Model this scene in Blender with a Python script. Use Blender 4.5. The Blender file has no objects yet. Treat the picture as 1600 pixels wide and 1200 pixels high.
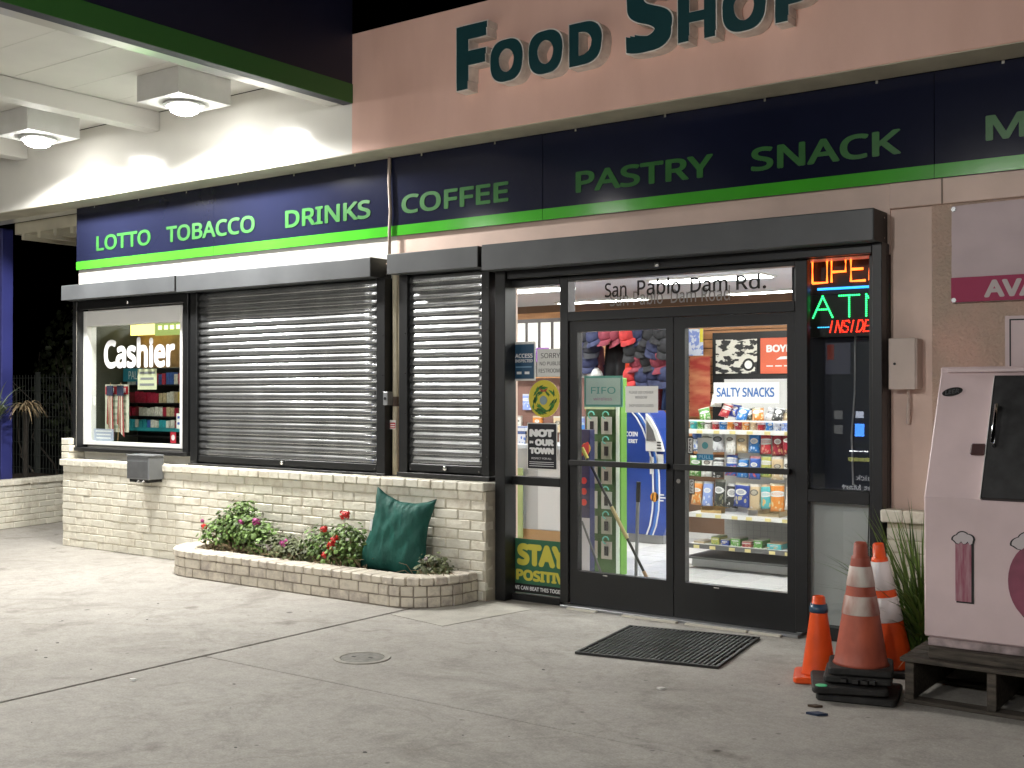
import bpy, bmesh, math, random
from mathutils import Vector, Matrix, Euler
random.seed(7)
R = math.radians
S = bpy.context.scene
COL = S.collection

# ------------------------------------------------------------------ camera, world, exposure
cam_d = bpy.data.cameras.new('camera')
cam_d.sensor_width = 36.0
cam_d.lens = 40.5
cam_d.clip_start = 0.05
cam_d.clip_end = 2000
cam = bpy.data.objects.new('camera', cam_d)
cam.location = (0.143, -7.230, 1.59)
cam.rotation_euler = (R(90.45), 0, R(36))
COL.objects.link(cam)
S.camera = cam

W = bpy.data.worlds.new('World')
S.world = W
W.use_nodes = True
wn = W.node_tree
wn.nodes.clear()
sky = wn.nodes.new('ShaderNodeTexSky')
sky.sky_type = 'NISHITA'
sky.sun_disc = False
sky.sun_elevation = R(-6)
sky.sun_rotation = R(200)
bg = wn.nodes.new('ShaderNodeBackground')
bg.inputs['Strength'].default_value = 0.05
wo = wn.nodes.new('ShaderNodeOutputWorld')
wn.links.new(sky.outputs[0], bg.inputs[0])
wn.links.new(bg.outputs[0], wo.inputs[0])

S.view_settings.view_transform = 'Standard'
S.view_settings.look = 'None'
S.view_settings.exposure = 0.95
S.view_settings.gamma = 1.0
S.view_settings.use_curve_mapping = False
S.render.engine = 'CYCLES'
S.cycles.max_bounces = 7
S.cycles.diffuse_bounces = 4
S.cycles.glossy_bounces = 4
S.cycles.transparent_max_bounces = 12
S.cycles.sample_clamp_indirect = 6.0
S.cycles.use_denoising = True

LAMP_W = 390.0        # each canopy lamp, watts
LENS_E = 40.0         # its glowing lens
TROFFER_E = 30.0       # ceiling panels of the shop

# ------------------------------------------------------------------ materials
MATS = {}
def mat(name, col, rough=.5, metal=0., spec=.5, var=0., vs=4., col2=None, bump=0., bs=60., coat=0., emit=None, es=0.,
        stretch=None, island=0., detail=5., hard=False):
    if name in MATS: return MATS[name]
    m = bpy.data.materials.new(name); m.use_nodes = True
    nt = m.node_tree; b = nt.nodes['Principled BSDF']
    b.inputs['Base Color'].default_value = (*col, 1)
    b.inputs['Roughness'].default_value = rough
    b.inputs['Metallic'].default_value = metal
    b.inputs['Specular IOR Level'].default_value = spec
    b.inputs['Coat Weight'].default_value = coat
    b.inputs['Coat Roughness'].default_value = .08
    def pos(scale):
        g = nt.nodes.new('ShaderNodeNewGeometry')
        mp = nt.nodes.new('ShaderNodeMapping')
        s = stretch or (1, 1, 1)
        mp.inputs['Scale'].default_value = (s[0], s[1], s[2])
        nt.links.new(g.outputs['Position'], mp.inputs[0])
        n = nt.nodes.new('ShaderNodeTexNoise')
        n.inputs['Scale'].default_value = scale
        n.inputs['Detail'].default_value = detail
        nt.links.new(mp.outputs[0], n.inputs['Vector'])
        return n
    src = None
    if var > 0 or col2:
        n = pos(vs)
        cr = nt.nodes.new('ShaderNodeValToRGB')
        cr.color_ramp.elements[0].position = .485 if hard else .33
        cr.color_ramp.elements[1].position = .515 if hard else .68
        c2 = col2 or tuple(min(1, c * (1 - var)) for c in col)
        cr.color_ramp.elements[0].color = (*c2, 1)
        cr.color_ramp.elements[1].color = (*tuple(min(1, c * (1 + var * .5)) for c in col), 1)
        nt.links.new(n.outputs['Fac'], cr.inputs[0])
        src = cr.outputs[0]
    if island > 0:
        g = nt.nodes.new('ShaderNodeNewGeometry')
        mr = nt.nodes.new('ShaderNodeMapRange')
        mr.inputs['To Min'].default_value = 1 - island
        mr.inputs['To Max'].default_value = 1 + island
        nt.links.new(g.outputs['Random Per Island'], mr.inputs['Value'])
        mx = nt.nodes.new('ShaderNodeMix'); mx.data_type = 'RGBA'; mx.blend_type = 'MULTIPLY'
        mx.inputs[0].default_value = 1
        if src: nt.links.new(src, mx.inputs[6])
        else: mx.inputs[6].default_value = (*col, 1)
        nt.links.new(mr.outputs[0], mx.inputs[7])
        src = mx.outputs[2]
    if src: nt.links.new(src, b.inputs['Base Color'])
    if bump > 0:
        n = pos(bs)
        bp = nt.nodes.new('ShaderNodeBump')
        bp.inputs['Strength'].default_value = bump
        bp.inputs['Distance'].default_value = .02
        nt.links.new(n.outputs['Fac'], bp.inputs['Height'])
        nt.links.new(bp.outputs[0], b.inputs['Normal'])
    if emit:
        b.inputs['Emission Color'].default_value = (*emit, 1)
        b.inputs['Emission Strength'].default_value = es
        if name not in ('lamp_lens', 'troffer_diffuser'): m.cycles.emission_sampling = 'NONE'
    MATS[name] = m
    return m

def glass_mat():
    m = bpy.data.materials.new('window_glass'); m.use_nodes = True
    nt = m.node_tree; nt.nodes.clear()
    o = nt.nodes.new('ShaderNodeOutputMaterial')
    t = nt.nodes.new('ShaderNodeBsdfTransparent'); t.inputs[0].default_value = (.93, .95, .94, 1)
    g = nt.nodes.new('ShaderNodeBsdfGlossy'); g.inputs['Roughness'].default_value = .0
    lw = nt.nodes.new('ShaderNodeLayerWeight'); lw.inputs[0].default_value = .5
    pw = nt.nodes.new('ShaderNodeMath'); pw.operation = 'POWER'; pw.inputs[1].default_value = 5
    mu = nt.nodes.new('ShaderNodeMath'); mu.operation = 'MULTIPLY_ADD'; mu.inputs[1].default_value = .95; mu.inputs[2].default_value = .045
    mx = nt.nodes.new('ShaderNodeMixShader')
    nt.links.new(lw.outputs['Facing'], pw.inputs[0]); nt.links.new(pw.outputs[0], mu.inputs[0])
    nt.links.new(mu.outputs[0], mx.inputs[0]); nt.links.new(t.outputs[0], mx.inputs[1]); nt.links.new(g.outputs[0], mx.inputs[2])
    nt.links.new(mx.outputs[0], o.inputs[0])
    return m
GLASS = glass_mat()

def concrete_mat():
    m = bpy.data.materials.new('concrete'); m.use_nodes = True
    nt = m.node_tree; b = nt.nodes['Principled BSDF']
    g = nt.nodes.new('ShaderNodeNewGeometry')
    def noise(sc, det=6, rough=.6):
        n = nt.nodes.new('ShaderNodeTexNoise'); n.inputs['Scale'].default_value = sc
        n.inputs['Detail'].default_value = det; n.inputs['Roughness'].default_value = rough
        nt.links.new(g.outputs['Position'], n.inputs['Vector']); return n
    def ramp(src, a, ca, z, cz):
        r = nt.nodes.new('ShaderNodeValToRGB'); e = r.color_ramp.elements
        e[0].position = a; e[0].color = (*ca, 1); e[1].position = z; e[1].color = (*cz, 1)
        nt.links.new(src, r.inputs[0]); return r
    def mul(a, c):
        x = nt.nodes.new('ShaderNodeMix'); x.data_type = 'RGBA'; x.blend_type = 'MULTIPLY'; x.inputs[0].default_value = 1
        nt.links.new(a, x.inputs[6]); nt.links.new(c, x.inputs[7]); return x.outputs[2]
    big = ramp(noise(.55, 5).outputs['Fac'], .3, (.36, .338, .305), .72, (.43, .408, .372))
    mid = ramp(noise(4.5, 7, .7).outputs['Fac'], .32, (.86, .86, .86), .62, (1.04, 1.04, 1.04))
    fine = ramp(noise(90, 4).outputs['Fac'], .3, (.8, .8, .8), .7, (1.08, 1.08, 1.08))
    def vor(sc, feat='F1', dist=None):
        v = nt.nodes.new('ShaderNodeTexVoronoi'); v.inputs['Scale'].default_value = sc; v.feature = feat
        v.inputs['Randomness'].default_value = 1
        if dist:
            ad = nt.nodes.new('ShaderNodeMix'); ad.data_type = 'VECTOR'; ad.inputs[0].default_value = dist
            nz = noise(2.2, 6); nt.links.new(g.outputs['Position'], ad.inputs[4]); nt.links.new(nz.outputs['Color'], ad.inputs[5])
            nt.links.new(ad.outputs[1], v.inputs['Vector'])
        else: nt.links.new(g.outputs['Position'], v.inputs['Vector'])
        return v
    spots = ramp(vor(1.7).outputs['Distance'], .028, (.35, .34, .33), .05, (1, 1, 1))
    spots2 = ramp(vor(4.6).outputs['Distance'], .035, (.55, .54, .53), .07, (1, 1, 1))
    pale = ramp(vor(6.1).outputs['Distance'], .018, (1.6, 1.6, 1.55), .03, (1, 1, 1))
    crack = ramp(vor(.27, 'DISTANCE_TO_EDGE', .3).outputs['Distance'], .0002, (.88, .87, .86), .0016, (1, 1, 1))
    w = noise(1.6, 8, .75); w.inputs['Distortion'].default_value = 1.3
    smear = ramp(w.outputs['Fac'], .34, (.75, .74, .72), .5, (1, 1, 1))
    drip = ramp(noise(2.1, 4, .55).outputs['Fac'], .27, (.58, .56, .54), .36, (1, 1, 1))
    grit = ramp(noise(24, 6, .75).outputs['Fac'], .34, (.86, .86, .86), .6, (1.05, 1.05, 1.05))
    c = big.outputs[0]
    for q in (mid, fine, spots, spots2, pale, crack, smear, drip, grit): c = mul(c, q.outputs[0])
    nt.links.new(c, b.inputs['Base Color'])
    b.inputs['Roughness'].default_value = .82
    bp = nt.nodes.new('ShaderNodeBump'); bp.inputs['Strength'].default_value = .25; bp.inputs['Distance'].default_value = .01
    nt.links.new(noise(45, 6).outputs['Fac'], bp.inputs['Height']); nt.links.new(bp.outputs[0], b.inputs['Normal'])
    return m
CONCRETE = concrete_mat()

def brick_mat(name, base, dirt, amount):
    m = bpy.data.materials.new(name); m.use_nodes = True
    nt = m.node_tree; b = nt.nodes['Principled BSDF']
    g = nt.nodes.new('ShaderNodeNewGeometry')
    oi = nt.nodes.new('ShaderNodeObjectInfo')
    n = nt.nodes.new('ShaderNodeTexNoise'); n.inputs['Scale'].default_value = 9; n.inputs['Detail'].default_value = 8
    n.inputs['Roughness'].default_value = .7
    nt.links.new(g.outputs['Position'], n.inputs['Vector'])
    add = nt.nodes.new('ShaderNodeMath'); add.operation = 'MULTIPLY_ADD'; add.inputs[1].default_value = .22
    nt.links.new(oi.outputs['Random'], add.inputs[0]); nt.links.new(n.outputs['Fac'], add.inputs[2])
    r = nt.nodes.new('ShaderNodeValToRGB'); e = r.color_ramp.elements
    e[0].position = .62 - amount; e[0].color = (*base, 1); e[1].position = .82 - amount * .4; e[1].color = (*dirt, 1)
    nt.links.new(add.outputs[0], r.inputs[0])
    mr = nt.nodes.new('ShaderNodeMapRange'); mr.inputs['To Min'].default_value = .9; mr.inputs['To Max'].default_value = 1.07
    nt.links.new(oi.outputs['Random'], mr.inputs['Value'])
    mx = nt.nodes.new('ShaderNodeMix'); mx.data_type = 'RGBA'; mx.blend_type = 'MULTIPLY'; mx.inputs[0].default_value = 1
    nt.links.new(r.outputs[0], mx.inputs[6]); nt.links.new(mr.outputs[0], mx.inputs[7])
    nt.links.new(mx.outputs[2], b.inputs['Base Color'])
    b.inputs['Roughness'].default_value = .6
    n2 = nt.nodes.new('ShaderNodeTexNoise'); n2.inputs['Scale'].default_value = 35; n2.inputs['Detail'].default_value = 6
    nt.links.new(g.outputs['Position'], n2.inputs['Vector'])
    bp = nt.nodes.new('ShaderNodeBump'); bp.inputs['Strength'].default_value = .5; bp.inputs['Distance'].default_value = .012
    nt.links.new(n2.outputs['Fac'], bp.inputs['Height']); nt.links.new(bp.outputs[0], b.inputs['Normal'])
    return m

CREAM = brick_mat('cream_painted_brick', (.76, .73, .62), (.60, .55, .45), .03)
CREAM_OLD = brick_mat('worn_painted_brick', (.70, .64, .53), (.42, .37, .32), .06)
MORTAR_P = mat('painted_mortar', (.56, .51, .40), .8, var=.2, vs=10, bump=.3, bs=60)
MORTAR = mat('mortar', (.30, .26, .21), .9, var=.3, vs=14, bump=.3, bs=80)
WHITE_W = mat('white_wall_overlit', (.74, .72, .66), .35, var=.08, vs=1.5, bump=.05, bs=30)  # white wall paint, with the overexposure at left put into its colour
WHITE_GLOSS = mat('white_gloss_paint', (.78, .77, .72), .16, spec=.6, var=.07, vs=1.2, bump=.03, bs=5, coat=.4)
CREAM_TRIM = mat('cream_trim_paint', (.74, .55, .46), .45, var=.14, vs=2.2, bump=.06, bs=40)
SALMON = mat('salmon_paint', (.84, .54, .445), .6, var=.04, vs=2.2, bump=.1, bs=50, col2=(.74, .46, .37), stretch=(1, 1, .3), detail=8)
STUCCO = mat('stucco_pink', (.64, .42, .34), .8, var=.2, vs=2.5, bump=.8, bs=55, col2=(.52, .41, .325))
SOFFIT = mat('soffit_beige', (.52, .49, .38), .6, var=.2, vs=3, bump=.06, bs=30)
NAVY = mat('navy_panel', (.010, .012, .030), .12, spec=.32, var=.15, vs=1.2, bump=.02, bs=3)
NAVY_DULL = mat('navy_fascia', (.012, .013, .035), .5, var=.2, vs=1)
GREEN_STRIPE = mat('green_stripe', (.058, .40, .024), .15, spec=.5, var=.1, vs=3, bump=.03, bs=6)
GREEN_LETTER = mat('green_letter_vinyl', (.034, .145, .034), .3, spec=.25, var=.15, vs=9)
TEAL_FACE = mat('dark_teal_face', (.012, .055, .062), .3)
RETURN_W = mat('letter_return', (.80, .76, .70), .45, var=.25, vs=9)
CHAR = mat('charcoal_metal', (.011, .0115, .012), .38, spec=.5, var=.15, vs=6)
CHAR_HOOD = mat('charcoal_hood', (.085, .09, .095), .42, spec=.5, var=.18, vs=3, bump=.03, bs=4)
BLACK = mat('black_metal', (.008, .008, .008), .5)
SLAT = mat('shutter_slat', (.42, .43, .435), .25, metal=.85, spec=.7, var=.2, vs=4, bump=.09, bs=2.2, stretch=(1, .2, .2))
CHROME = mat('chrome', (.75, .75, .75), .15, metal=1.)
ZINC = mat('galvanised_steel', (.38, .39, .40), .38, metal=.7, var=.15, vs=12)
ALU = mat('grey_aluminium', (.24, .25, .26), .4, metal=.4, var=.1, vs=9)
WHITE_P = mat('white_plastic', (.78, .78, .76), .4)
PAPER = mat('paper', (.74, .74, .71), .8)
BLACKINK = mat('black_ink', (.01, .01, .01), .6)
WHITEINK = mat('white_ink', (.82, .82, .82), .5)
RUBBER = mat('black_rubber', (.012, .012, .012), .55, var=.3, vs=30, bump=.15, bs=80)
SOIL = mat('soil', (.055, .04, .028), .95, var=.5, vs=25, bump=.8, bs=40)
WOODOLD = mat('weathered_wood', (.085, .07, .055), .8, var=.55, vs=6, stretch=(1, 8, 8), bump=.5, bs=20)

# ------------------------------------------------------------------ mesh helpers
class M:
    def __init__(s): s.v = []; s.f = []
    def add(s, vs, fs):
        n = len(s.v); s.v += [tuple(p) for p in vs]; s.f += [tuple(i + n for i in f) for f in fs]; return s
    def box(s, x0, x1, y0, y1, z0, z1):
        return s.add([(x0,y0,z0),(x1,y0,z0),(x1,y1,z0),(x0,y1,z0),(x0,y0,z1),(x1,y0,z1),(x1,y1,z1),(x0,y1,z1)],
                     [(3,2,1,0),(4,5,6,7),(0,1,5,4),(1,2,6,5),(2,3,7,6),(3,0,4,7)])
    def quad(s, a, b, c, d): return s.add([a,b,c,d], [(0,1,2,3)])
    def prism_x(s, prof, x0, x1):            # profile of (y, z) swept along x
        n = len(prof)
        vs = [(x0,y,z) for y,z in prof] + [(x1,y,z) for y,z in prof]
        fs = [(i, (i+1) % n, (i+1) % n + n, i + n) for i in range(n)]
        return s.add(vs, fs + [tuple(range(n-1,-1,-1)), tuple(range(n, 2*n))])
    def prism_y(s, prof, y0, y1):            # profile of (x, z) swept along y
        n = len(prof)
        vs = [(x,y0,z) for x,z in prof] + [(x,y1,z) for x,z in prof]
        fs = [(i, i + n, (i+1) % n + n, (i+1) % n) for i in range(n)]
        return s.add(vs, fs + [tuple(range(n)), tuple(range(2*n-1, n-1, -1))])
    def prism_z(s, prof, z0, z1):
        n = len(prof)
        vs = [(x,y,z0) for x,y in prof] + [(x,y,z1) for x,y in prof]
        fs = [(i, (i+1) % n, (i+1) % n + n, i + n) for i in range(n)]
        return s.add(vs, fs + [tuple(range(n-1,-1,-1)), tuple(range(n, 2*n))])
    def tube(s, path, r, n=8):
        path = [Vector(p) for p in path]; rings = []
        rr = r if isinstance(r, (list, tuple)) else [r] * len(path)
        vs = []
        for i, p in enumerate(path):
            d = (path[min(i+1, len(path)-1)] - path[max(i-1, 0)]).normalized()
            a = d.cross(Vector((0,0,1)))
            if a.length < .05: a = d.cross(Vector((1,0,0)))
            a.normalize(); b = d.cross(a)
            for k in range(n):
                t = 2*math.pi*k/n
                vs.append(p + (a*math.cos(t) + b*math.sin(t)) * rr[i])
        fs = []
        for i in range(len(path)-1):
            for k in range(n):
                k2 = (k+1) % n
                fs.append((i*n+k, i*n+k2, (i+1)*n+k2, (i+1)*n+k))
        fs += [tuple(range(n-1,-1,-1)), tuple((len(path)-1)*n + k for k in range(n))]
        return s.add(vs, fs)
    def lathe(s, prof, n=24, c=(0,0), squareness=0):   # profile of (r, z) about a vertical axis
        vs = []
        for r, z in prof:
            for k in range(n):
                t = 2*math.pi*k/n
                vs.append((c[0]+r*math.cos(t), c[1]+r*math.sin(t), z))
        fs = []
        for i in range(len(prof)-1):
            for k in range(n):
                k2 = (k+1) % n
                fs.append((i*n+k, i*n+k2, (i+1)*n+k2, (i+1)*n+k))
        fs += [tuple(range(n-1,-1,-1)), tuple((len(prof)-1)*n + k for k in range(n))]
        return s.add(vs, fs)
    def disc_y(s, cx, y, cz, r, n=20, t=.004):
        return s.prism_y([(cx + r*math.cos(-2*math.pi*k/n), cz + r*math.sin(-2*math.pi*k/n)) for k in range(n)][::-1], y, y+t)

OFF = {}
def off_of(o): return OFF.get(o.name, Vector((0,0,0)))

def finish(me, m, smooth, bevel, fix=True):
    if fix or bevel > 0:
        bm = bmesh.new(); bm.from_mesh(me)
        if fix: bmesh.ops.recalc_face_normals(bm, faces=bm.faces)
        if bevel > 0:
            ed = [e for e in bm.edges if len(e.link_faces) == 2 and e.calc_face_angle(0) > .6]
            bmesh.ops.bevel(bm, geom=ed, offset=bevel, segments=1, affect='EDGES', clamp_overlap=True)
        bm.to_mesh(me); bm.free()
    if smooth:
        for p in me.polygons: p.use_smooth = True
    if m: me.materials.append(m)

def build(name, mb, m, parent=None, smooth=False, bevel=0., loc=None, fix=True):
    """one mesh object; mb is in world coordinates when the parent has no rotation"""
    o_ = off_of(parent) if parent else Vector(loc or (0,0,0))
    me = bpy.data.meshes.new(name)
    me.from_pydata([(v[0]-o_[0], v[1]-o_[1], v[2]-o_[2]) for v in mb.v], [], mb.f)
    finish(me, m, smooth, bevel, fix)
    o = bpy.data.objects.new(name, me); COL.objects.link(o)
    if parent: o.parent = parent; OFF[o.name] = o_
    else: o.location = o_; OFF[o.name] = Vector(o_)
    return o

def tag(o, label, cat, group=None):
    o['label'] = label; o['category'] = cat
    if group: o['group'] = group
    return o
def thing(name, label, cat, loc=(0,0,0), group=None):
    o = bpy.data.objects.new(name, None); COL.objects.link(o)
    o.location = loc; OFF[o.name] = Vector(loc); o.empty_display_size = .1
    return tag(o, label, cat, group)
def struct(o): o['kind'] = 'structure'; return o
def solo(name, mb, m, label, cat, loc, group=None, **k):
    return tag(build(name, mb, m, None, loc=loc, **k), label, cat, group)
def inst(name, me, parent, loc, rot=(0,0,0), sc=(1,1,1), m=None):
    """object sharing mesh data, loc in world coordinates"""
    o = bpy.data.objects.new(name, me); COL.objects.link(o)
    if parent:
        o.parent = parent; p = Vector(loc) - off_of(parent)
    else: p = Vector(loc)
    o.location = p; o.rotation_euler = rot; o.scale = sc
    OFF[o.name] = Vector(loc)
    if m:
        o.material_slots[0].link = 'OBJECT'; o.material_slots[0].material = m
    return o

# lettering: queued, turned into meshes at the end in one go
TEXTS = []
try:                                   # the plain sans face that ships with Blender; its default face otherwise
    import os
    FONT = bpy.data.fonts.load(os.path.join(bpy.utils.system_resource('DATAFILES'), 'fonts', 'NotoSansMath-Regular.woff2'))
except Exception:
    FONT = None
def txt(body, x0, x1, z0, z1, y, m, parent, bold=.0, ext=.001, name='lettering', place=None, back=None, shear=0):
    cu = bpy.data.curves.new('t', 'FONT'); cu.body = body; cu.extrude = 0; cu.shear = shear
    cu.resolution_u = 4
    if FONT: cu.font = FONT
    ob = bpy.data.objects.new('t', cu); COL.objects.link(ob)
    TEXTS.append((bold, ob, body, x0, x1, z0, z1, y, m, parent, ext, name, place))
def flush_texts():
    bpy.context.view_layer.update()
    dg = bpy.context.evaluated_depsgraph_get()
    for bold, ob, body, x0, x1, z0, z1, y, m, parent, ext, name, place in TEXTS:
        me = bpy.data.meshes.new_from_object(ob.evaluated_get(dg), depsgraph=dg)
        if not me.vertices: continue
        xs = [v.co.x for v in me.vertices]; ys = [v.co.y for v in me.vertices]
        bd = max(0, bold)*1.1
        ax, bx, ay, by = min(xs)-bd, max(xs)+bd, min(ys)-bd, max(ys)+bd
        sx = (x1-x0)/max(bx-ax, 1e-6); sz = (z1-z0)/max(by-ay, 1e-6)
        bm = bmesh.new(); bm.from_mesh(me)
        bmesh.ops.remove_doubles(bm, verts=bm.verts, dist=1e-5)
        o_ = off_of(parent)
        if bd > 0:                                             # heavier weight: the outline swept round a small circle
            base = bm.copy(); bm.clear()
            tmp = bpy.data.meshes.new('tmp'); base.to_mesh(tmp); base.free()
            sq = name.startswith('letter') and name != 'lettering'
            ring = [(1,1),(0,1),(-1,1),(-1,0),(-1,-1),(0,-1),(1,-1),(1,0)] if sq else [(math.cos(2*math.pi*k/12), math.sin(2*math.pi*k/12)) for k in range(12)]
            for k, (cx, cy) in enumerate(ring):
                n0 = len(bm.verts); bm.from_mesh(tmp); bm.verts.ensure_lookup_table()
                sh = 1-.035*k if sq else 1; dx, dy = bd*cx*sh, bd*cy*sh
                for v in bm.verts[n0:]: v.co.x += dx; v.co.y += dy; v.co.z = k*.00005
            bpy.data.meshes.remove(tmp)
        for v in bm.verts:
            v.co = Vector((x0 + (v.co.x-ax)*sx, y-v.co.z, z0 + (v.co.y-ay)*sz))
        if ext > 0:
            r = bmesh.ops.extrude_face_region(bm, geom=list(bm.faces))
            for e in r['geom']:
                if isinstance(e, bmesh.types.BMVert): e.co.y -= ext
        bmesh.ops.recalc_face_normals(bm, faces=bm.faces)
        for v in bm.verts:
            if place: v.co = place(v.co)
            v.co -= o_
        bm.to_mesh(me); bm.free()
        for pl_ in me.polygons: pl_.use_smooth = False
        me.materials.clear(); me.materials.append(m)
        o = bpy.data.objects.new(name, me); COL.objects.link(o); o.parent = parent
        OFF[o.name] = o_
    for t in TEXTS:
        c = t[1].data; bpy.data.objects.remove(t[1]); bpy.data.curves.remove(c)

ORD = ['first','second','third','fourth','fifth','sixth','seventh','eighth','ninth','tenth','eleventh','twelfth','thirteenth','fourteenth','fifteenth','sixteenth','seventeenth','eighteenth','nineteenth','twentieth']
def jit(a): return random.uniform(-a, a)
# ------------------------------------------------------------------ ground
gnd = struct(build('ground', M().box(-90, 60, -60, 90, -.5, -.016), mat('asphalt', (.055, .053, .05), .9, var=.3, vs=8, bump=.3, bs=60)))
SLABS = [(-5.458, 3.0, -2.674, .19), (-5.458, 3.0, -7.6, -2.686), (-9.05, -5.484, -4.9, .19), (-9.05, -5.484, -9.8, -4.908),
         (-12.9, -9.06, -4.9, .19), (-12.9, -9.06, -9.8, -4.908), (-5.458, 3.0, -12.6, -7.612), (-16.9, -12.91, -4.9, .19),
         (-16.9, -10.95, .2, 5.4), (-16.9, -12.91, -9.8, -4.908), (-12.9, -5.484, -14.8, -9.81)]
for x0, x1, y0, y1 in SLABS:
    build('concrete_slab', M().box(x0, x1, y0, y1, -.0155, 0), CONCRETE, gnd, bevel=.003)
# newer patch of concrete by the planter end
PATCH = mat('concrete_patch', (.40, .38, .335), .8, var=.15, vs=7, bump=.2, bs=60)
build('concrete_patch', M().prism_z([(-5.42,-1.05),(-4.86,-1.15),(-4.72,-.30),(-5.2,-.16)], .0003, .004), PATCH, gnd)

# round drain lid
lid = thing('utility_lid', 'round metal utility lid set flush in the concrete', 'utility lid', (-4.655,-2.155,0))
build('ring', M().lathe([(.135,.0),(.135,.005),(.17,.006),(.172,.0)], 28, (-4.655,-2.155)), mat('lid_ring', (.33,.31,.27), .6, var=.2, vs=20), lid)
build('cover', M().lathe([(.130,.0),(.130,.004),(.02,.0055)], 28, (-4.655,-2.155)), mat('lid_cover', (.22,.21,.19), .55, metal=.3, var=.3, vs=25), lid)
for dx in (-.05, .05):
    build('keyhole', M().box(-4.655+dx*1.0-.014, -4.655+dx+.014, -2.162+dx*.4, -2.148+dx*.4, .0055, .0065), BLACK, lid)

# litter and gum: small loose pieces on the concrete
LIT = [(-1.99,-1.73,.05,(.015,.03,.07),'dark blue scrap of paper lying before the cone stack'),
       (-5.3,-3.3,.02,(.8,.8,.78),'tiny white paper scrap beside the long concrete joint'),
       (-2.85,-1.75,.022,(.75,.73,.7),'small white pebble on the concrete in front of the rubber mat'),
       (-2.05,-1.60,.035,(.06,.035,.02),'dry brown leaf crumb before the cone stack')]
for i,(x,y,s,c,l) in enumerate(LIT):
    mb = M(); mb.prism_z([(x-s,y-s*.4),(x+s*.2,y-s*.5),(x+s,y+s*.3),(x-s*.1,y+s*.55)], .001, .012)
    solo(['paper_scrap','paper_scrap','pebble','dry_leaf'][i], mb, mat('litter%d' % i, c, .7), l, ['scrap','scrap','pebble','leaf'][i], (x,y,0))
gum = M()
for i in range(70):
    x = random.uniform(-8.5, .4); y = random.uniform(-6, -1.2); s = random.uniform(.004,.014)
    gum.prism_z([(x+s*math.cos(k*1.05)*random.uniform(.7,1.2), y+s*.8*math.sin(k*1.05)*random.uniform(.7,1.2)) for k in range(6)], .0005, .002)
g_ = build('gum_spots', gum, mat('old_gum', (.07,.065,.06), .8), None); g_['kind'] = 'stuff'; g_['label'] = 'dark flattened gum spots scattered on the concrete'

# ------------------------------------------------------------------ building shell
bld = thing('store_building', 'cream and salmon convenience store building with white fascia beam', 'building', (-6.5,0,0))
w = M()
w.box(-10.83,-10.68, 0,.2, 0,3.56); w.box(-10.68,-9.03, 0,.2, 0,1.05); w.box(-10.68,-9.03, 0,.2, 2.45,3.56); w.box(-9.03,-6.3, 0,.2, 0,3.56)
build('front_wall', w, WHITE_W, bld)
w = M(); w.box(-6.3,-5.2, 0,.2, 0,3.56); w.box(-5.2,-2.18, 0,.2, 2.46,3.56)
build('front_wall', w, CREAM_TRIM, bld)
build('front_wall', M().box(-1.925, 6, 0,.2, 0,3.56), STUCCO, bld)
build('plaster_strip', M().box(-2.18,-1.925, .012,.2, 0,2.74), CREAM_TRIM, bld)
build('trim_board', M().box(-2.18, 6, -.02,.2, 2.742,2.90), CREAM_TRIM, bld, bevel=.004)
build('trim_joint', M().box(-1.862,-1.852, -.0225,-.02, 2.742,2.90), mat('joint_dark', (.25,.19,.15), .8), bld)  # dark strip marks the joint in the trim board
build('interior_lining', M().box(-10.679,-10.67,.061,3.0,.0,2.7), mat('olive_lining', (.05,.055,.035), .6, var=.2, vs=3), bld)
build('side_wall', M().box(-10.83,-10.68, .2,7, 0,3.56), mat('side_wall_paint', (.42,.40,.33), .7, var=.1, vs=2), bld)
build('back_wall', M().box(-10.68,6, 6.4,6.6, 0,3.56), mat('interior_back', (.62,.60,.56), .7), bld)
build('right_wall', M().box(5.8,6, .2,6.4, 0,3.56), mat('interior_side', (.62,.60,.56), .7), bld)
build('fascia_band', M().box(-6.5, 6, -.336, .2, 3.566, 4.55), SALMON, bld, bevel=.004)
build('fascia_beam', M().box(-19, -6.5, -.33, .2, 3.566, 4.268), WHITE_GLOSS, bld)
build('soffit', M().box(-19, 6, -.325, -.002, 3.560, 3.566), SOFFIT, bld)
build('roof', M().box(-10.9, 6, .2, 7, 3.56, 3.70), mat('roofing', (.08,.08,.08), .9), bld)
# overhanging eave on the far side of the building
ev = build('eave', M().box(-12.4,-10.84, .2,7, 3.43,3.56), SOFFIT, bld)
for k in range(4):
    build('eave_board', M().box(-11.3-.32*k, -11.24-.32*k, .2,7, 3.36,3.43), SOFFIT, ev)

# interior surfaces
TILE = mat('floor_tile', (.70,.70,.70), .22, var=.06, vs=3)
flo = struct(build('shop_floor', M().box(-10.68,5.8, .2,6.4, -.012,.004), mat('tile_grout', (.45,.45,.44), .8)))
ft = bpy.data.meshes.new('floor_tile'); fm = M().box(0,.292,0,.292,.0,.004)
ft.from_pydata(fm.v, [], fm.f); ft.materials.append(TILE)
for i in range(13):
    for j in range(13):
        inst('floor_tile', ft, flo, (-5.7+.3*i, .22+.3*j, .0045))
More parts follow.
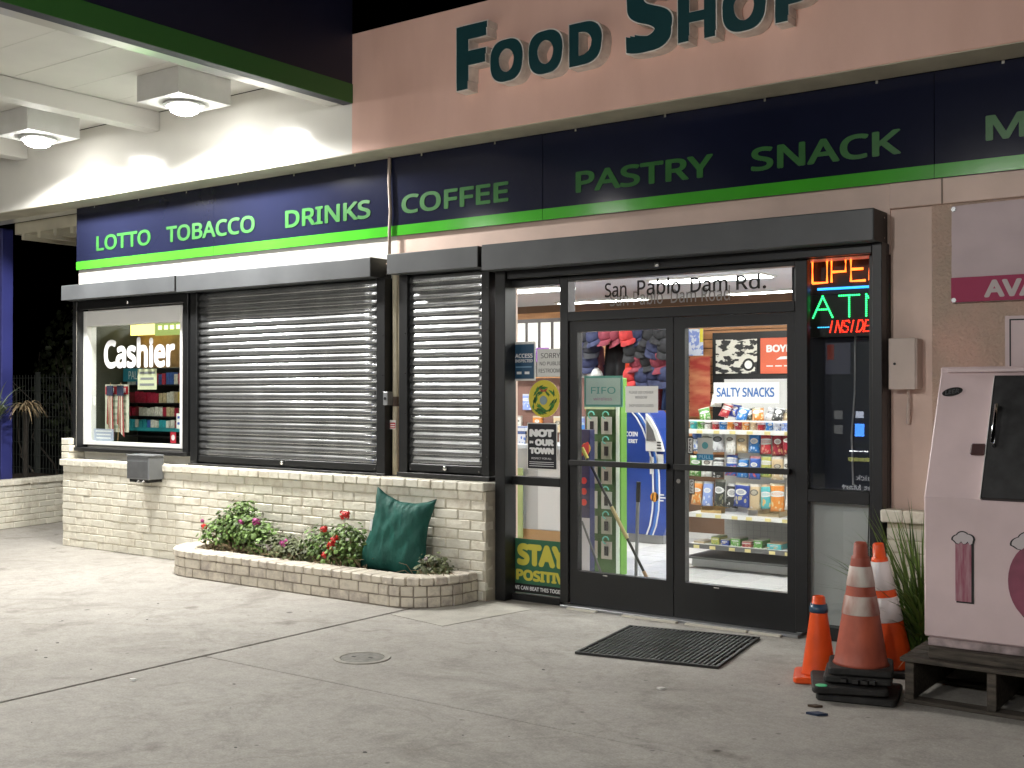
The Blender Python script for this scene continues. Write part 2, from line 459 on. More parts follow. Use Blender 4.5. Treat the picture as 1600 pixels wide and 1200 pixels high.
# troffer rows are trimmed so that no panel covers another
struct(build('shop_ceiling', M().box(-10.68,5.8, .2,6.4, 2.72,2.76), mat('ceiling_white', (.62,.63,.70), .7, var=.05, vs=1)))
TROF = mat('troffer_diffuser', (.9,.9,.9), .5, emit=(1.0,.98,.95), es=TROFFER_E)
k = 0
for i_, x in enumerate((-9.6,-7.2,-4.9,-2.6,-.3)):
    for j_, y in enumerate((1.2, 3.0, 4.8)):
        t = thing('ceiling_light', f'lit fluorescent ceiling panel, {ORD[j_]} row behind the front wall, {ORD[i_]} from the cashier side', 'ceiling light', (x,y,2.72), 'fluorescent panels inside the shop')
        build('frame', M().box(x-.62,x+.62,y-.17,y+.17,2.700,2.7195), WHITE_P, t)
        build('diffuser', M().box(x-.59,x+.59,y-.14,y+.14,2.694,2.6985), TROF, t)

# ------------------------------------------------------------------ low brick walls
def brick_mesh(name, L, H, D, bev=.006):
    out = []
    for q in range(4):
        mb = M().box(-L/2, L/2, 0, D, -H/2, H/2)
        me = bpy.data.meshes.new(name)
        me.from_pydata([(v[0]+jit(.003), v[1]+jit(.002), v[2]+jit(.002)) for v in mb.v], [], mb.f)
        finish(me, CREAM, False, bev)
        out.append(me)
    return out
BL, BH = .246, .0765
bw = thing('brick_wall', 'low cream painted brick wall under the shutters and cashier window', 'brick wall', (-8,-.2,0))
build('mortar', M().box(-10.728,-5.186, -.2355,-.001, 0,.835), MORTAR_P, bw)
bm_ = brick_mesh('brick', BL-.006, BH-.006, .1)
hb = brick_mesh('brick', BL/2-.006, BH-.006, .1)
for c in range(11):
    z = .0 + BH*(c+.5)
    x = -10.742 + (0 if c % 2 else -BL/2)
    while x < -5.19:
        a, b2 = max(x, -10.742), min(x+BL, -5.184)
        x += BL
        if b2-a < .03: continue
        if a > -8.25 and b2 < -5.45 and z < .17: continue      # behind the planter
        half = (b2-a) < BL*.75
        me = random.choice(hb if half else bm_)
        full = (BL/2 if half else BL)
        o = inst('brick', me, bw, ((a+b2)/2, -.242+jit(.0025), z+jit(.0012)), (0, jit(.006), jit(.006)), ((b2-a-.006)/(full-.006), 1, 1))
for c in range(11):                                            # returns on the open end
    z = BH*(c+.5)
    build('end_brick', M().box(-10.745,-10.729, -.235,-.02, z-BH/2+.004, z+BH/2-.004), CREAM, bw, bevel=.004)
cbm = brick_mesh('cap_brick', .129, .066, .265, .008)
x = -10.765
while x < -5.20:
    L = min(.133, -5.184-x)
    inst('cap_brick', random.choice(cbm), bw, (x+L/2, -.268+jit(.003), .870+jit(.0015)), (0, jit(.008), jit(.01)), ((L-.005)/.128, 1, 1))
    x += .133
# stub of bricks standing beside the cashier frame
for k in range(3):
    build('stub_brick', M().box(-10.835,-10.70+.02*(k%2), -.2,-.01, .905+.072*k, .971+.072*k), CREAM, bw, bevel=.006)

# the planter in front of it: rounded brick bed
pl = thing('brick_planter', 'low rounded brick flower planter against the cream wall', 'planter', (-6.7,-.5,0))
def planter_path(inset):
    x0, x1, yf, yb = -8.42+inset, -5.25-inset, -.83+inset, -.245
    r = .42-inset
    pts = []
    for k in range(0, 9): 
        t = math.pi/2*k/8; pts.append(Vector((x0+r-r*math.cos(t), yf+r-r*math.sin(t))))
    n = 20
    for k in range(1, n): pts.append(Vector((x0+r+(x1-x0-2*r)*k/n, yf)))
    for k in range(0, 9):
        t = math.pi/2*k/8; pts.append(Vector((x1-r+r*math.sin(t), yf+r-r*math.cos(t))))
    return [Vector((x0, yb))] + pts + [Vector((x1, yb))]
def along(path, d):
    for a, b in zip(path, path[1:]):
        l = (b-a).length
        if d <= l: return a+(b-a)*(d/l), math.atan2((b-a).y, (b-a).x)
        d -= l
    return path[-1], math.atan2((path[-1]-path[-2]).y, (path[-1]-path[-2]).x)
def plen(p): return sum((b-a).length for a, b in zip(p, p[1:]))
pp = planter_path(0); PL = plen(pp)
outer = planter_path(.008); inner = planter_path(.10)
ring = M()
n = len(outer)
ring.add([(p.x,p.y,0) for p in outer]+[(p.x,p.y,.165) for p in outer]+[(p.x,p.y,0) for p in inner]+[(p.x,p.y,.165) for p in inner],
         [f for i in range(n-1) for f in ((i,i+1,n+i+1,n+i),(2*n+i+1,2*n+i,3*n+i,3*n+i+1),(n+i,n+i+1,3*n+i+1,3*n+i))])
build('mortar', ring, MORTAR, pl)
pbm = brick_mesh('brick', .19, .072, .09)
for c in range(2):
    d = .0 + (0 if c else -.1)
    while d < PL-.02:
        a = max(d, 0); b2 = min(d+.205, PL); d += .205
        if b2-a < .05: continue
        p, ang = along(pp, (a+b2)/2)
        curved = abs(math.sin(ang)) > .05 and abs(math.cos(ang)) > .05
        if curved:                                            # short bricks round the bend
            for q in (0, 1):
                p, ang = along(pp, a+(b2-a)*(.25+.5*q))
                inst('brick', random.choice(pbm), pl, (p.x, p.y, .041+.081*c), (0,0,ang), (((b2-a)/2-.012)/.19, 1, 1), CREAM_OLD)
        else:
            inst('brick', random.choice(pbm), pl, (p.x, p.y+jit(.003), .041+.081*c), (0,0,ang), ((b2-a-.01)/.19, 1, 1), CREAM_OLD)
pcm = brick_mesh('cap_brick', .098, .06, .20, .009)
d = 0
while d < PL-.03:
    p, ang = along(pp, d+.052)
    nrm = Vector((math.sin(ang), -math.cos(ang)))
    q = p + nrm*.012
    inst('cap_brick', random.choice(pcm), pl, (q.x, q.y, .197+jit(.003)), (jit(.015),0,ang), (1,1,1), CREAM_OLD)
    d += .104
sp = [(p.x,p.y) for p in planter_path(.11)]
build('soil', M().prism_z(sp, .02, .185), SOIL, pl)

# ------------------------------------------------------------------ long sign board
sb = thing('sign_board', 'long navy sign board with green stripe and green lettering above the shopfront', 'sign', (-5,-.03,2.9))
PX = [-10.83,-8.6,-6.36,-4.80,-1.90,1.1,4.0]
for a, b2 in zip(PX, PX[1:]):
    build('panel', M().box(a+.0015, b2-.0015, -.030+jit(.001), -.003, 2.902, 3.5585), NAVY, sb, bevel=.0015)
    build('green_stripe', M().box(a+.0015, b2-.0015, -.0335, -.0315, 2.902, 2.986), GREEN_STRIPE, sb)
for k in range(14):
    x = -10.5+.75*k
    build('clip', M().box(x-.008,x+.008, -.036,-.03, 3.535,3.5585), CHROME, sb)
for s, x0, x1 in (('LOTTO',-10.47,-9.56),('TOBACCO',-9.31,-8.02),('DRINKS',-7.615,-6.57),('COFFEE',-6.22,-5.12),('PASTRY',-4.50,-3.38),('SNACK',-3.10,-2.10)):
    txt(s, x0, x1, 3.075, 3.235, -.0325, GREEN_LETTER, sb, bold=.018, ext=.002)
txt('M', -1.60, -1.37, 3.09, 3.24, -.0325, GREEN_LETTER, sb, bold=.018, ext=.002)

# raised letters on the salmon band
fs = thing('channel_letter_sign', 'raised dark teal FOOD SHOP letters with pale edges on the salmon band', 'sign', (-4,-.34,3.85))
for ch, x0, x1, z0, z1 in (('F',-5.305,-5.0,3.855,4.355),('O',-4.985,-4.675,3.858,4.185),('O',-4.64,-4.33,3.858,4.185),('D',-4.29,-4.005,3.868,4.185),
                           ('S',-3.83,-3.46,3.868,4.375),('H',-3.435,-3.145,3.885,4.20),('O',-3.115,-2.80,3.88,4.205),('P',-2.755,-2.49,3.888,4.205)):
    txt(ch, x0, x1, z0, z1, -.3365, RETURN_W, fs, bold=.04, ext=.118, name='letter')
    txt(ch, x0+.008, x1-.008, z0+.008, z1-.008, -.4548, TEAL_FACE, fs, bold=.034, ext=.004, name='letter_face')

# ------------------------------------------------------------------ petrol canopy
cp = thing('canopy', 'white underside petrol canopy with dark navy fascia and green stripe', 'canopy', (-6.5,-.34,3.97))
CEIL = mat('canopy_ceiling', (.72,.71,.67), .5, var=.07, vs=1.5, bump=.03, bs=8)
y = -.336
while y > -12.5:
    build('ceiling_panel', M().box(-18.5,-6.76, y-.497,y, 4.272+jit(.001),4.30), CEIL, cp, bevel=.002)
    y -= .5
build('edge_channel', M().box(-6.76,-6.595, -12.6,-.337, 3.990,4.32), WHITE_GLOSS, cp, bevel=.004)
build('fascia', M().box(-6.594,-6.492, -12.6,-.337, 3.976,5.2), NAVY_DULL, cp)
build('green_stripe', M().box(-6.492,-6.486, -12.6,-.337, 3.977,4.135), mat('dark_green_stripe', (.04,.15,.03), .5), cp)
build('fascia', M().box(-18.6,-6.492, -12.7,-12.6, 3.976,5.2), NAVY_DULL, cp)
build('roof_deck', M().box(-18.5,-6.6, -12.6,-.337, 4.40,4.46), BLACK, cp)
for x in (-9.11,-11.35,-13.6,-15.8):
    build('cross_beam', M().box(x-.09,x+.09, -12.6,-.332, 4.09,4.268), CEIL, cp, bevel=.004)
colm = M().box(-13.15,-12.85, .303,.446, 0,3.56)
build('column', colm, mat('blue_column', (.03,.035,.16), .4, var=.1, vs=3), cp, bevel=.006)
build('column', M().box(-10.3,-10.0, -9.4,-9.1, 0,4.27), MATS['blue_column'], cp, bevel=.006)

LENS = mat('lamp_lens', (.9,.9,.9), .3, emit=(1,.97,.92), es=LENS_E)
LBOX = mat('lamp_box_white', (.74,.74,.73), .4, var=.06, vs=6)
def canopy_lamp(x, y, label, watts, wide=False):
    t = thing('canopy_lamp', label, 'lamp', (x,y,4.05), 'square canopy lamps')
    build('housing', M().box(x-.275,x+.275, y-.275,y+.275, 4.052,4.2715), LBOX, t, bevel=.004)
    build('trim_ring', M().lathe([(.175,4.0515),(.178,4.032),(.15,4.022),(.132,4.03),(.131,4.05)], 28, (x,y)), mat('lamp_trim', (.5,.5,.5), .35, metal=.6), t)
    build('lens', M().lathe([(.128,4.048),(.127,4.015),(.112,3.985),(.08,3.967),(.04,3.960),(.0,3.958)], 28, (x,y)), LENS, t, smooth=True)
    ld = bpy.data.lights.new('lamp_light', 'POINT' if wide else 'SPOT'); ld.energy = watts
    if not wide: ld.spot_size = R(163); ld.spot_blend = .22
    ld.shadow_soft_size = .13; ld.color = (1,.98,.94)
    lo = bpy.data.objects.new('lamp_light', ld); COL.objects.link(lo); lo.parent = t; lo.location = (0,0,-.115)
canopy_lamp(-7.87,-.95,'lit square canopy lamp, nearest to the salmon band', LAMP_W)
canopy_lamp(-10.07,-.95,'lit square canopy lamp at left edge of the photo, beyond the cross beam', LAMP_W)
canopy_lamp(-7.9,-6.2,'lit square canopy lamp over the pumps, first of the rear row', LAMP_W*.4)
canopy_lamp(-10.1,-6.2,'lit square canopy lamp over the pumps, second of the rear row', LAMP_W*.4)
# unseen second canopy, inferred from the mirrored pump, added to light the front
c2 = thing('canopy', 'unseen white pump island canopy added behind the viewer to light the front', 'canopy', (-3,-11,0))
build('ceiling_panel', M().box(-6.3,2.5,-14.5,-8.6,4.2725,4.33), CEIL, c2)
for a in ((-6.3,2.5,-8.6,-8.5),(-6.3,2.5,-14.6,-14.5),(2.5,2.6,-14.6,-8.5)): build('fascia', M().box(*a,4.15,5.2), NAVY_DULL, c2)
for x in (-5.0,1.2): build('column', M().box(x-.15,x+.15,-11.6,-11.3,0,4.272), MATS['blue_column'], c2, bevel=.006)
canopy_lamp(-3.6,-9.8,'added unseen fill lamp under the pump island canopy, nearer one', LAMP_W*1.15, True)  # this lamp and the next are added out of view as frontal fill
canopy_lamp(-.4,-9.8,'added unseen fill lamp under the pump island canopy, farther one', LAMP_W*.5, True)

# ------------------------------------------------------------------ roller shutters
def slat_mesh(L, pitch):
    prof = []
    for k in range(17):                                       # convex slat, lower lip tucked in
        t = k/16.0
        zz = -pitch/2 + pitch*t
        q = 1-t                                                # 0 at the top edge of the slat
        yy = -.0185*(1-(1-min(1, q/.5))**1.25) if q < .9 else -.0185*(1-(q-.9)/.1*.8)
        prof.append((yy, zz))
    prof += [(.006, pitch/2-.001), (.006, -pitch/2)]
    nx = 14; vs = []; fs = []
    n = len(prof)
    for i in range(nx+1):
        for yy, zz in prof: vs.append((-L/2+L*i/nx, yy+jit(.0007), zz))
    for i in range(nx):
        for k in range(n):
            k2 = (k+1) % n
            fs.append((i*n+k, i*n+k2, (i+1)*n+k2, (i+1)*n+k))
    fs += [tuple(range(n)), tuple(nx*n+k for k in range(n-1,-1,-1))]
    me = bpy.data.meshes.new('slat'); me.from_pydata(vs, [], fs); finish(me, SLAT, True, 0)
    for p in me.polygons:
        if len(p.vertices) > 4: p.use_smooth = False
    return me
def hood(t, x0, x1, z0, z1, yf=-.26, mm=None):
    h = build('hood', M().prism_x([(yf,z0),(yf,z1-.005),(yf+.012,z1),(-.002,z1+.0),(-.002,z0)], x0, x1), mm or CHAR_HOOD, t, bevel=.003)
    build('end_cap', M().box(x1+.0005,x1+.004, yf+.003,-.003, z0+.002,z1-.003), BLACK, h)
    for zz in (z0+.03, z1-.04):
        build('screw', M().tube([(x1+.004,-.07,zz),(x1+.008,-.07,zz)], .006, 8), CHROME, h)
    return h
def knob(t, x, y, z, r=.02):
    return build('lock_knob', M().tube([(x,y,z),(x,y-.012,z),(x,y-.024,z)], [r*.7,r,r*.85], 14), CHROME, t, smooth=True)
def shutter(label, hx0, hx1, gx, bz, hz=(2.553,2.715), closed=True):
    """gx: guide edges (left outer, left inner, right inner, right outer)"""
    t = thing('roller_shutter', label, 'shutter', ((hx0+hx1)/2, 0, bz), 'roller shutters on the shopfront')
    hood(t, hx0, hx1, *hz)
    for a, b2 in ((gx[0],gx[1]),(gx[2],gx[3])):
        g = build('guide_rail', M().box(a,b2, -.14,-.002, bz,hz[0]-.001), CHAR, t, bevel=.003)
        for q in range(5):
            zz = bz+.15+q*(hz[0]-bz-.3)/4
            build('rivet', M().tube([(b2-.018,-.140,zz),(b2-.018,-.144,zz)], .005, 8), CHROME, g)
    build('sill_rail', M().box(gx[0]-.01,gx[3]+.01, -.155,-.003, bz-.036,bz-.0005), BLACK, t, bevel=.003)
    if closed:
        zb = bz+.075; n = int(round((hz[0]-zb)/.0665)); pitch = (hz[0]-.01-zb)/n
        L = gx[2]-gx[1]-.004
        me = [slat_mesh(L, pitch) for _ in range(3)]
        for q in range(n):
            inst('slat', me[q % 3], t, ((gx[1]+gx[2])/2, -.098, zb+pitch*(q+.5)), (jit(.022),jit(.0012),0))
        bb = build('bottom_bar', M().box(gx[1]+.01,gx[2]-.01, -.128,-.085, bz+.012,bz+.073), CHAR, t, bevel=.004)
        knob(bb, (gx[1]+gx[2])/2+.02, -.128, bz+.045)
        for xx in (gx[1]+.03, gx[2]-.03):
            build('bolt', M().tube([(xx,-.128,bz+.03),(xx,-.133,bz+.03)], .008, 8), CHROME, bb)
    else:
        bb = build('bottom_bar', M().box(gx[1]+.002,gx[2]-.002, -.125,-.07, hz[0]-.095,hz[0]-.004), CHAR, t, bevel=.004)
        knob(bb, (gx[1]+gx[2])/2+.0, -.125, hz[0]-.05)
    return t
shutter('raised roller shutter box over the cashier window', -10.75,-8.895, (-10.728,-10.655,-8.92,-8.844), 1.02, (2.557,2.712), closed=False)
shutter('wide closed dark roller shutter between cashier window and pipe', -8.865,-6.364, (-8.806,-8.712,-6.403,-6.31), .925, (2.548,2.71))
shutter('narrow closed dark roller shutter next to the entrance', -6.18,-5.248, (-6.155,-6.065,-5.302,-5.227), .945, (2.555,2.718))
dh = thing('roller_shutter', 'long raised roller shutter box over the entrance doors', 'shutter', (-3.7,0,2.5), 'roller shutters on the shopfront')
hood(dh, -5.21,-2.2, 2.525,2.722)
build('guide_rail', M().box(-5.17,-5.075, -.14,-.004, 0.002,2.524), CHAR, dh, bevel=.003)
build('guide_rail', M().box(-2.248,-2.187, -.14,-.004, 0.002,2.524), CHAR, dh, bevel=.003)
b_ = build('bottom_bar', M().box(-5.07,-2.255, -.12,-.07, 2.462,2.5245), CHAR, dh, bevel=.004)
knob(b_, -3.76, -.12, 2.488)

# service pipe, switch box and sticker between the shutters
pipe = thing('service_pipe', 'painted conduit running down the wall between the two closed shutters', 'pipe', (-6.3,-.05,.92))
PIPEM = mat('pipe_paint', (.60,.54,.40), .45, var=.12, vs=10)
build('conduit', M().tube([(-6.275,-.045,.91),(-6.272,-.045,1.8),(-6.28,-.045,2.75)], .026, 12), PIPEM, pipe, smooth=True)
build('conduit', M().tube([(-6.225,-.04,1.5),(-6.235,-.04,2.1),(-6.225,-.04,2.75)], .013, 10), PIPEM, pipe, smooth=True)
build('conduit', M().tube([(-6.335,-.055,3.56),(-6.34,-.055,3.35),(-6.325,-.055,3.1),(-6.335,-.055,2.95),(-6.335,-.055,2.74)], .014, 10), mat('pipe_pinkish', (.42,.34,.29), .5), pipe, smooth=True)
build('coupling', M().tube([(-6.274,-.045,1.56),(-6.274,-.045,1.48)], .031, 12), mat('pipe_dark', (.08,.05,.035), .6), pipe)
swb = thing('switch_box', 'small metal key switch box on the pipe beside the wide shutter', 'switch box', (-6.30,-.1,1.5))
build('case', M().box(-6.325,-6.275, -.145,-.073, 1.49,1.60), ZINC, swb, bevel=.004)
build('keyhole', M().tube([(-6.3,-.145,1.545),(-6.3,-.152,1.545)], .012, 12), BLACK, swb)
stk = thing('warning_sticker', 'small red and white warning sticker on the pipe', 'sticker', (-6.28,-.075,1.33))
build('label', M().box(-6.312,-6.245, -.0755,-.0715, 1.29,1.365), PAPER, stk)
build('red_field', M().box(-6.308,-6.249, -.0765,-.0757, 1.297,1.345), mat('sticker_red', (.45,.02,.03), .5), stk)
for zz in (1.306,1.324): build('print_line', M().box(-6.302,-6.255,-.0772,-.0767,zz,zz+.009), WHITEINK, stk)
# ------------------------------------------------------------------ cashier window
cw = thing('cashier_window', 'white framed cashier window with white Cashier lettering on the glass', 'window', (-9.85,0,1.05))
fr = M(); fr.box(-10.655,-10.60,-.06,.06,1.05,2.45); fr.box(-9.065,-9.03,-.06,.06,1.05,2.45); fr.box(-10.60,-9.065,-.06,.06,1.05,1.085); fr.box(-10.60,-9.065,-.06,.06,2.29,2.45)
build('frame', fr, WHITE_P, cw, bevel=.003)
cwp = build('pane', M().box(-10.60,-9.065, -.004,.002, 1.085,2.29), GLASS, cw)
txt('Cashier', -10.37,-9.21, 1.845,2.155, -.006, WHITEINK, cwp, bold=.028, ext=.001)
build('jamb', M().box(-10.665,-10.656,-.14,-.06,1.03,2.45), mat('window_jamb', (.45,.42,.36), .6), cw)
# what hangs on the inside of the cashier glass
def sheet(label, x0, x1, z0, z1, y, m=None, name='notice', cat='notice', lines=0, ink=None):
    t = thing(name, label, cat, ((x0+x1)/2, y, z0))
    build('sheet', M().box(x0,x1,y,y+.003,z0,z1), m or PAPER, t)
    if lines:
        l = M(); h = (z1-z0)/(lines*2+1)
        for k in range(lines):
            zz = z1-h*(2*k+1.7); ww = (x1-x0)*random.uniform(.35,.42)
            l.box((x0+x1)/2-ww, (x0+x1)/2+ww, y-.0012, y-.0002, zz, zz+h*.8)
        build('print', l, ink or mat('grey_ink', (.25,.25,.26), .6), t)
    return t
sheet('small yellowed paper notice taped inside the cashier glass', -9.85,-9.545, 1.625,1.835, .03, mat('yellow_paper', (.62,.63,.42), .8), lines=3)
t = sheet('red and white price list poster inside the cashier window', -10.56,-10.15, 1.18,1.68, .14, mat('cream_paper', (.62,.62,.50), .8), 'price_poster', 'poster', 7, mat('green_grey_ink', (.35,.40,.30), .7))
build('red_header', M().box(-10.55,-10.16,.136,.139,1.575,1.66), mat('poster_red', (.42,.02,.03), .6), t)
txt('Pall', -10.52,-10.40, 1.59,1.645, .1355, WHITEINK, t, bold=.02, ext=.0005)
txt('Pall', -10.33,-10.20, 1.59,1.645, .1355, WHITEINK, t, bold=.02, ext=.0005)
sheet('rounded white sticker low in the corner of the cashier window', -10.57,-10.23, 1.09,1.215, .012, mat('blue_grey_sticker', (.42,.46,.58), .6), 'window_sticker', 'sticker', 3, WHITEINK)
sheet('white card on the right edge of the cashier window', -9.205,-9.085, 1.24,1.39, .012, PAPER, 'window_card', 'card', 2, mat('blue_ink', (.05,.1,.4), .6))
t = sheet('small red emblem sticker at the foot of the cashier window', -9.30,-9.215, 1.095,1.205, .012, mat('sticker_red2', (.5,.02,.04), .5), 'window_sticker', 'sticker')
build('emblem', M().disc_y(-9.257,.0108,1.15,.028), WHITEINK, t)
sheet('torn white tape tag at the left of the cashier glass', -10.585,-10.54, 1.46,1.56, .012, PAPER, 'window_tag', 'tag')
# two small flags on sticks
FLR = mat('flag_red', (.28,.05,.045), .7); FLW = mat('flag_white', (.66,.60,.50), .7); FLB = mat('flag_blue', (.025,.03,.07), .7)
for fx, ft_, lab in ((-10.43,1.66,'small folded striped flag on a stick, left one in the cashier window'),(-10.25,1.66,'small folded striped flag on a stick, right one in the cashier window')):
    t = thing('hand_flag', lab, 'flag', (fx,.11,1.1), 'two flags in the cashier window')
    build('stick', M().tube([(fx-.03,.10,1.09),(fx+.02,.10,1.70)], .004, 6), mat('stick_wood', (.35,.22,.1), .6), t)
    for q in range(7):
        a = fx-.045+.017*q; s = .022*(q-3)
        m_ = FLR if q % 2 == 0 else FLW
        build('stripe', M().add([(a,.098+.01*math.sin(q),1.27-.02*q),(a+.017,.098+.01*math.sin(q+1),1.25-.02*q),(a+.012-s*.3,.10,1.56),(a-.004-s*.3,.10,1.56),
                                 (a,.102+.01*math.sin(q),1.27-.02*q),(a+.017,.102+.01*math.sin(q+1),1.25-.02*q),(a+.012-s*.3,.104,1.56),(a-.004-s*.3,.104,1.56)],
                                [(0,1,2,3),(7,6,5,4),(0,4,5,1),(1,5,6,2),(2,6,7,3),(3,7,4,0)]), m_, t)
    build('canton', M().box(fx-.045,fx+.06,.096,.106,1.562,1.67), FLB, t)
# cigarette shelf behind the cashier
cs = thing('cigarette_shelf', 'dark shelf unit of cigarette packs behind the cashier window', 'shelf', (-10.1,.5,0))
build('back', M().box(-10.66,-9.2,.62,.64,0,1.86), BLACK, cs)
build('wood_back', M().box(-10.66,-9.2,.62,.64,1.865,2.32), mat('amber_wood', (.42,.24,.09), .6, var=.25, vs=9), cs)
for zz in (1.13,1.345,1.485,1.68):
    build('shelf_board', M().box(-10.66,-9.2,.44,.62,zz-.012,zz), BLACK, cs)
build('teal_strip', M().box(-10.62,-9.2,.430,.4395,1.185,1.222), mat('teal_print', (.02,.25,.28), .5), cs)
PCOL = {'red':(.38,.02,.05),'white':(.68,.66,.58),'tan':(.55,.45,.28),'blue':(.05,.12,.40),'teal':(.03,.30,.34),'dark red':(.22,.02,.03),'gold':(.55,.40,.06)}
def pack_mesh():
    me = bpy.data.meshes.new('pack'); mb = M().box(-.5,.5,0,.06,0,1); me.from_pydata(mb.v, [], mb.f); finish(me, WHITE_P, False, .0); return me
PK = pack_mesh()
ROWS = [('bottom row',1.222,.085,['teal','white','teal','blue','white','teal','teal','white','dark red','white','teal','blue']),
        ('second lowest row',1.345,.10,['red','dark red','white','white','white','white','red','tan','red','tan','red','white']),
        ('second highest row',1.487,.12,['dark red','red','red','red','red','tan','tan','white','tan','gold','gold','tan']),
        ('top row',1.681,.13,['white','blue','teal','white','red','blue','red','blue','white','red','blue','white'])]
for rn, z, h, cols in ROWS:
    for i in range(20):
        c = cols[(i*7//10) % len(cols)]
        x = -10.6+.066*i+.03
        o = inst('cigarette_pack', PK, None, (x,.45+jit(.008),z), (0,0,0), (.058,1,h*random.uniform(.82,1)), mat('pack_'+c.replace(' ','_'), PCOL[c], .4, var=.25, vs=40))
        tag(o, f'{c} cigarette pack behind the cashier, {ORD[i]} from left in the {rn}', 'cigarette pack', 'cigarette packs behind the cashier')
t = thing('carton_sign', 'teal carton with white PALL lettering on the cashier shelf', 'carton', (-10.47,.43,1.70))
build('carton', M().box(-10.63,-10.32,.41,.435,1.715,1.855), mat('teal_carton', (.02,.20,.27), .5), t)
txt('PALL', -10.53,-10.34, 1.74,1.825, .4095, WHITEINK, t, ext=.0005)
t = thing('lit_price_sign', 'glowing yellow and green sign at the top of the cashier window', 'sign', (-10.1,.5,2.25))
build('yellow_panel', M().box(-10.57,-10.15,.46,.48,2.215,2.33), mat('lit_yellow', (.8,.7,.2), .5, emit=(1,.85,.25), es=1.4), t)
build('green_panel', M().box(-10.15,-9.3,.46,.48,2.2,2.33), mat('lit_green', (.2,.3,.1), .5, emit=(.35,.42,.12), es=.6), t)
for k in range(5): build('print_line', M().box(-10.09+.1*k,-10.03+.1*k,.4585,.4595,2.262,2.305), mat('lit_text', (.8,.8,.4), .5, emit=(1,.9,.4), es=1.5), t)
# deal drawer under the cashier window
td = thing('deal_tray', 'grey metal cash drawer box under the cashier window', 'cash drawer', (-9.25,-.4,.74))
build('drawer_box', M().prism_y([(-9.40,.765),(-9.06,.765),(-9.06,.985),(-9.40,.985)], -.42,-.245), ALU, td, bevel=.006)
build('lid', M().box(-9.41,-9.05,-.427,-.25,.9855,1.0), ALU, td, bevel=.003)
build('front_plate', M().box(-9.385,-9.075,-.4245,-.4205,.78,.935), mat('tray_plate', (.16,.165,.17), .4, metal=.4, var=.15, vs=10), td)
build('underside', M().box(-9.38,-9.09,-.40,-.2445,.735,.7645), BLACK, td)
build('handle', M().tube([(-9.2,-.425,.755),(-9.2,-.45,.742),(-9.12,-.45,.742),(-9.12,-.425,.755)], .007, 8), CHROME, td)

# ------------------------------------------------------------------ entrance: frame, sidelights, double doors
en = thing('shop_entrance', 'black framed glass shop entrance with double doors, transom and sidelights', 'entrance', (-3.7,0,0))
def frame(x0,x1,z0,z1,y0=-.045,y1=.055,nm='frame_member',m=None): return build(nm, M().box(x0,x1,y0,y1,z0,z1), m or CHAR, en, bevel=.003)
frame(-5.165,-5.11, 0.03,2.46); frame(-4.635,-4.562, 0.03,2.46); frame(-2.79,-2.705, 0.03,2.46,-.045,.012); frame(-2.30,-2.185, 0.03,2.46)
frame(-5.11,-4.635, .0,.05); frame(-5.11,-4.635, .885,.95); frame(-5.11,-4.635, 2.405,2.46)
frame(-2.705,-2.30, .0,.085); frame(-2.705,-2.30, .885,.968); 
frame(-4.562,-2.79, 2.125,2.195); frame(-4.562,-2.79, 2.425,2.46)
frame(-5.165,-2.185, 2.4605,2.524,-.04,.055)
build('threshold', M().box(-4.6,-2.75,-.10,.08,.0005,.02), ZINC, en, bevel=.003)
for a,b2 in ((-4.52,-4.27),(-4.05,-3.62),(-3.55,-3.1),(-3.08,-2.86)):
    build('threshold_plate', M().box(a,b2,-.135,-.101,.0005,.012), mat('bright_alu', (.75,.72,.62), .4, metal=.2), en)
for nm_, (x0,x1,z0,z1) in (('sidelight_pane',(-5.11,-4.635,.05,.885)),('sidelight_pane',(-5.11,-4.635,.95,2.405)),('sidelight_pane',(-2.705,-2.30,.085,.885)),
                       ('sidelight_pane',(-2.705,-2.30,.968,2.46)),('transom_pane',(-4.53,-2.80,2.195,2.425))):
    pn = build(nm_, M().box(x0+.001,x1-.001,.002,.008,z0+.001,z1-.001), GLASS, en)
    if nm_ == 'transom_pane':
        for wd_, wa, wb, z0_ in (('San',-4.268,-4.085,2.29),('Pablo',-3.995,-3.65,2.29),('Dam',-3.57,-3.29,2.29),('Rd.',-3.225,-3.008,2.29)):
            txt(wd_, wa, wb, z0_, 2.395+(.012 if wd_ == 'Pablo' else 0), .0, BLACKINK, pn, bold=.008, ext=.001)
txt('San Pablo  Dam Road', -4.235,-3.28, 2.225,2.33, .018, mat('ghost_lettering', (.30,.28,.28), .6), en, bold=.002, ext=.001)  # reflected ghost of the black lettering, put in as grey letters
def door(x0,x1,gx0,gx1,hinge):
    d = M()
    d.box(x0,gx0,-.03,.03,.022,2.121); d.box(gx1,x1,-.03,.03,.022,2.121); d.box(gx0,gx1,-.03,.03,.022,.272); d.box(gx0,gx1,-.03,.03,2.043,2.121)
    o = build('door', d, CHAR, en)
    build('pane', M().box(gx0+.0005,gx1-.0005,-.003,.003,.2725,2.0425), GLASS, o)
    zb = 1.075
    build('push_bar', M().box(x0+.02,x1-.02,-.085,-.055,zb-.02,zb+.02), BLACK, o, bevel=.004)
    for xx in (x0+.03,x1-.06):
        build('bar_bracket', M().box(xx,xx+.03,-.0545,-.031,zb-.018,zb+.018), BLACK, o)
    build('kick_line', M().box(gx0+.22,gx0+.26,-.0325,-.0302,.255,.262), CHROME, o)
    return o
dl = door(-4.555,-3.692, -4.488,-3.748, 0)
dr = door(-3.684,-2.795, -3.60,-2.85, 1)
build('lock', M().tube([(-3.645,-.031,.975),(-3.645,-.042,.975)], .016, 14), CHROME, dr)
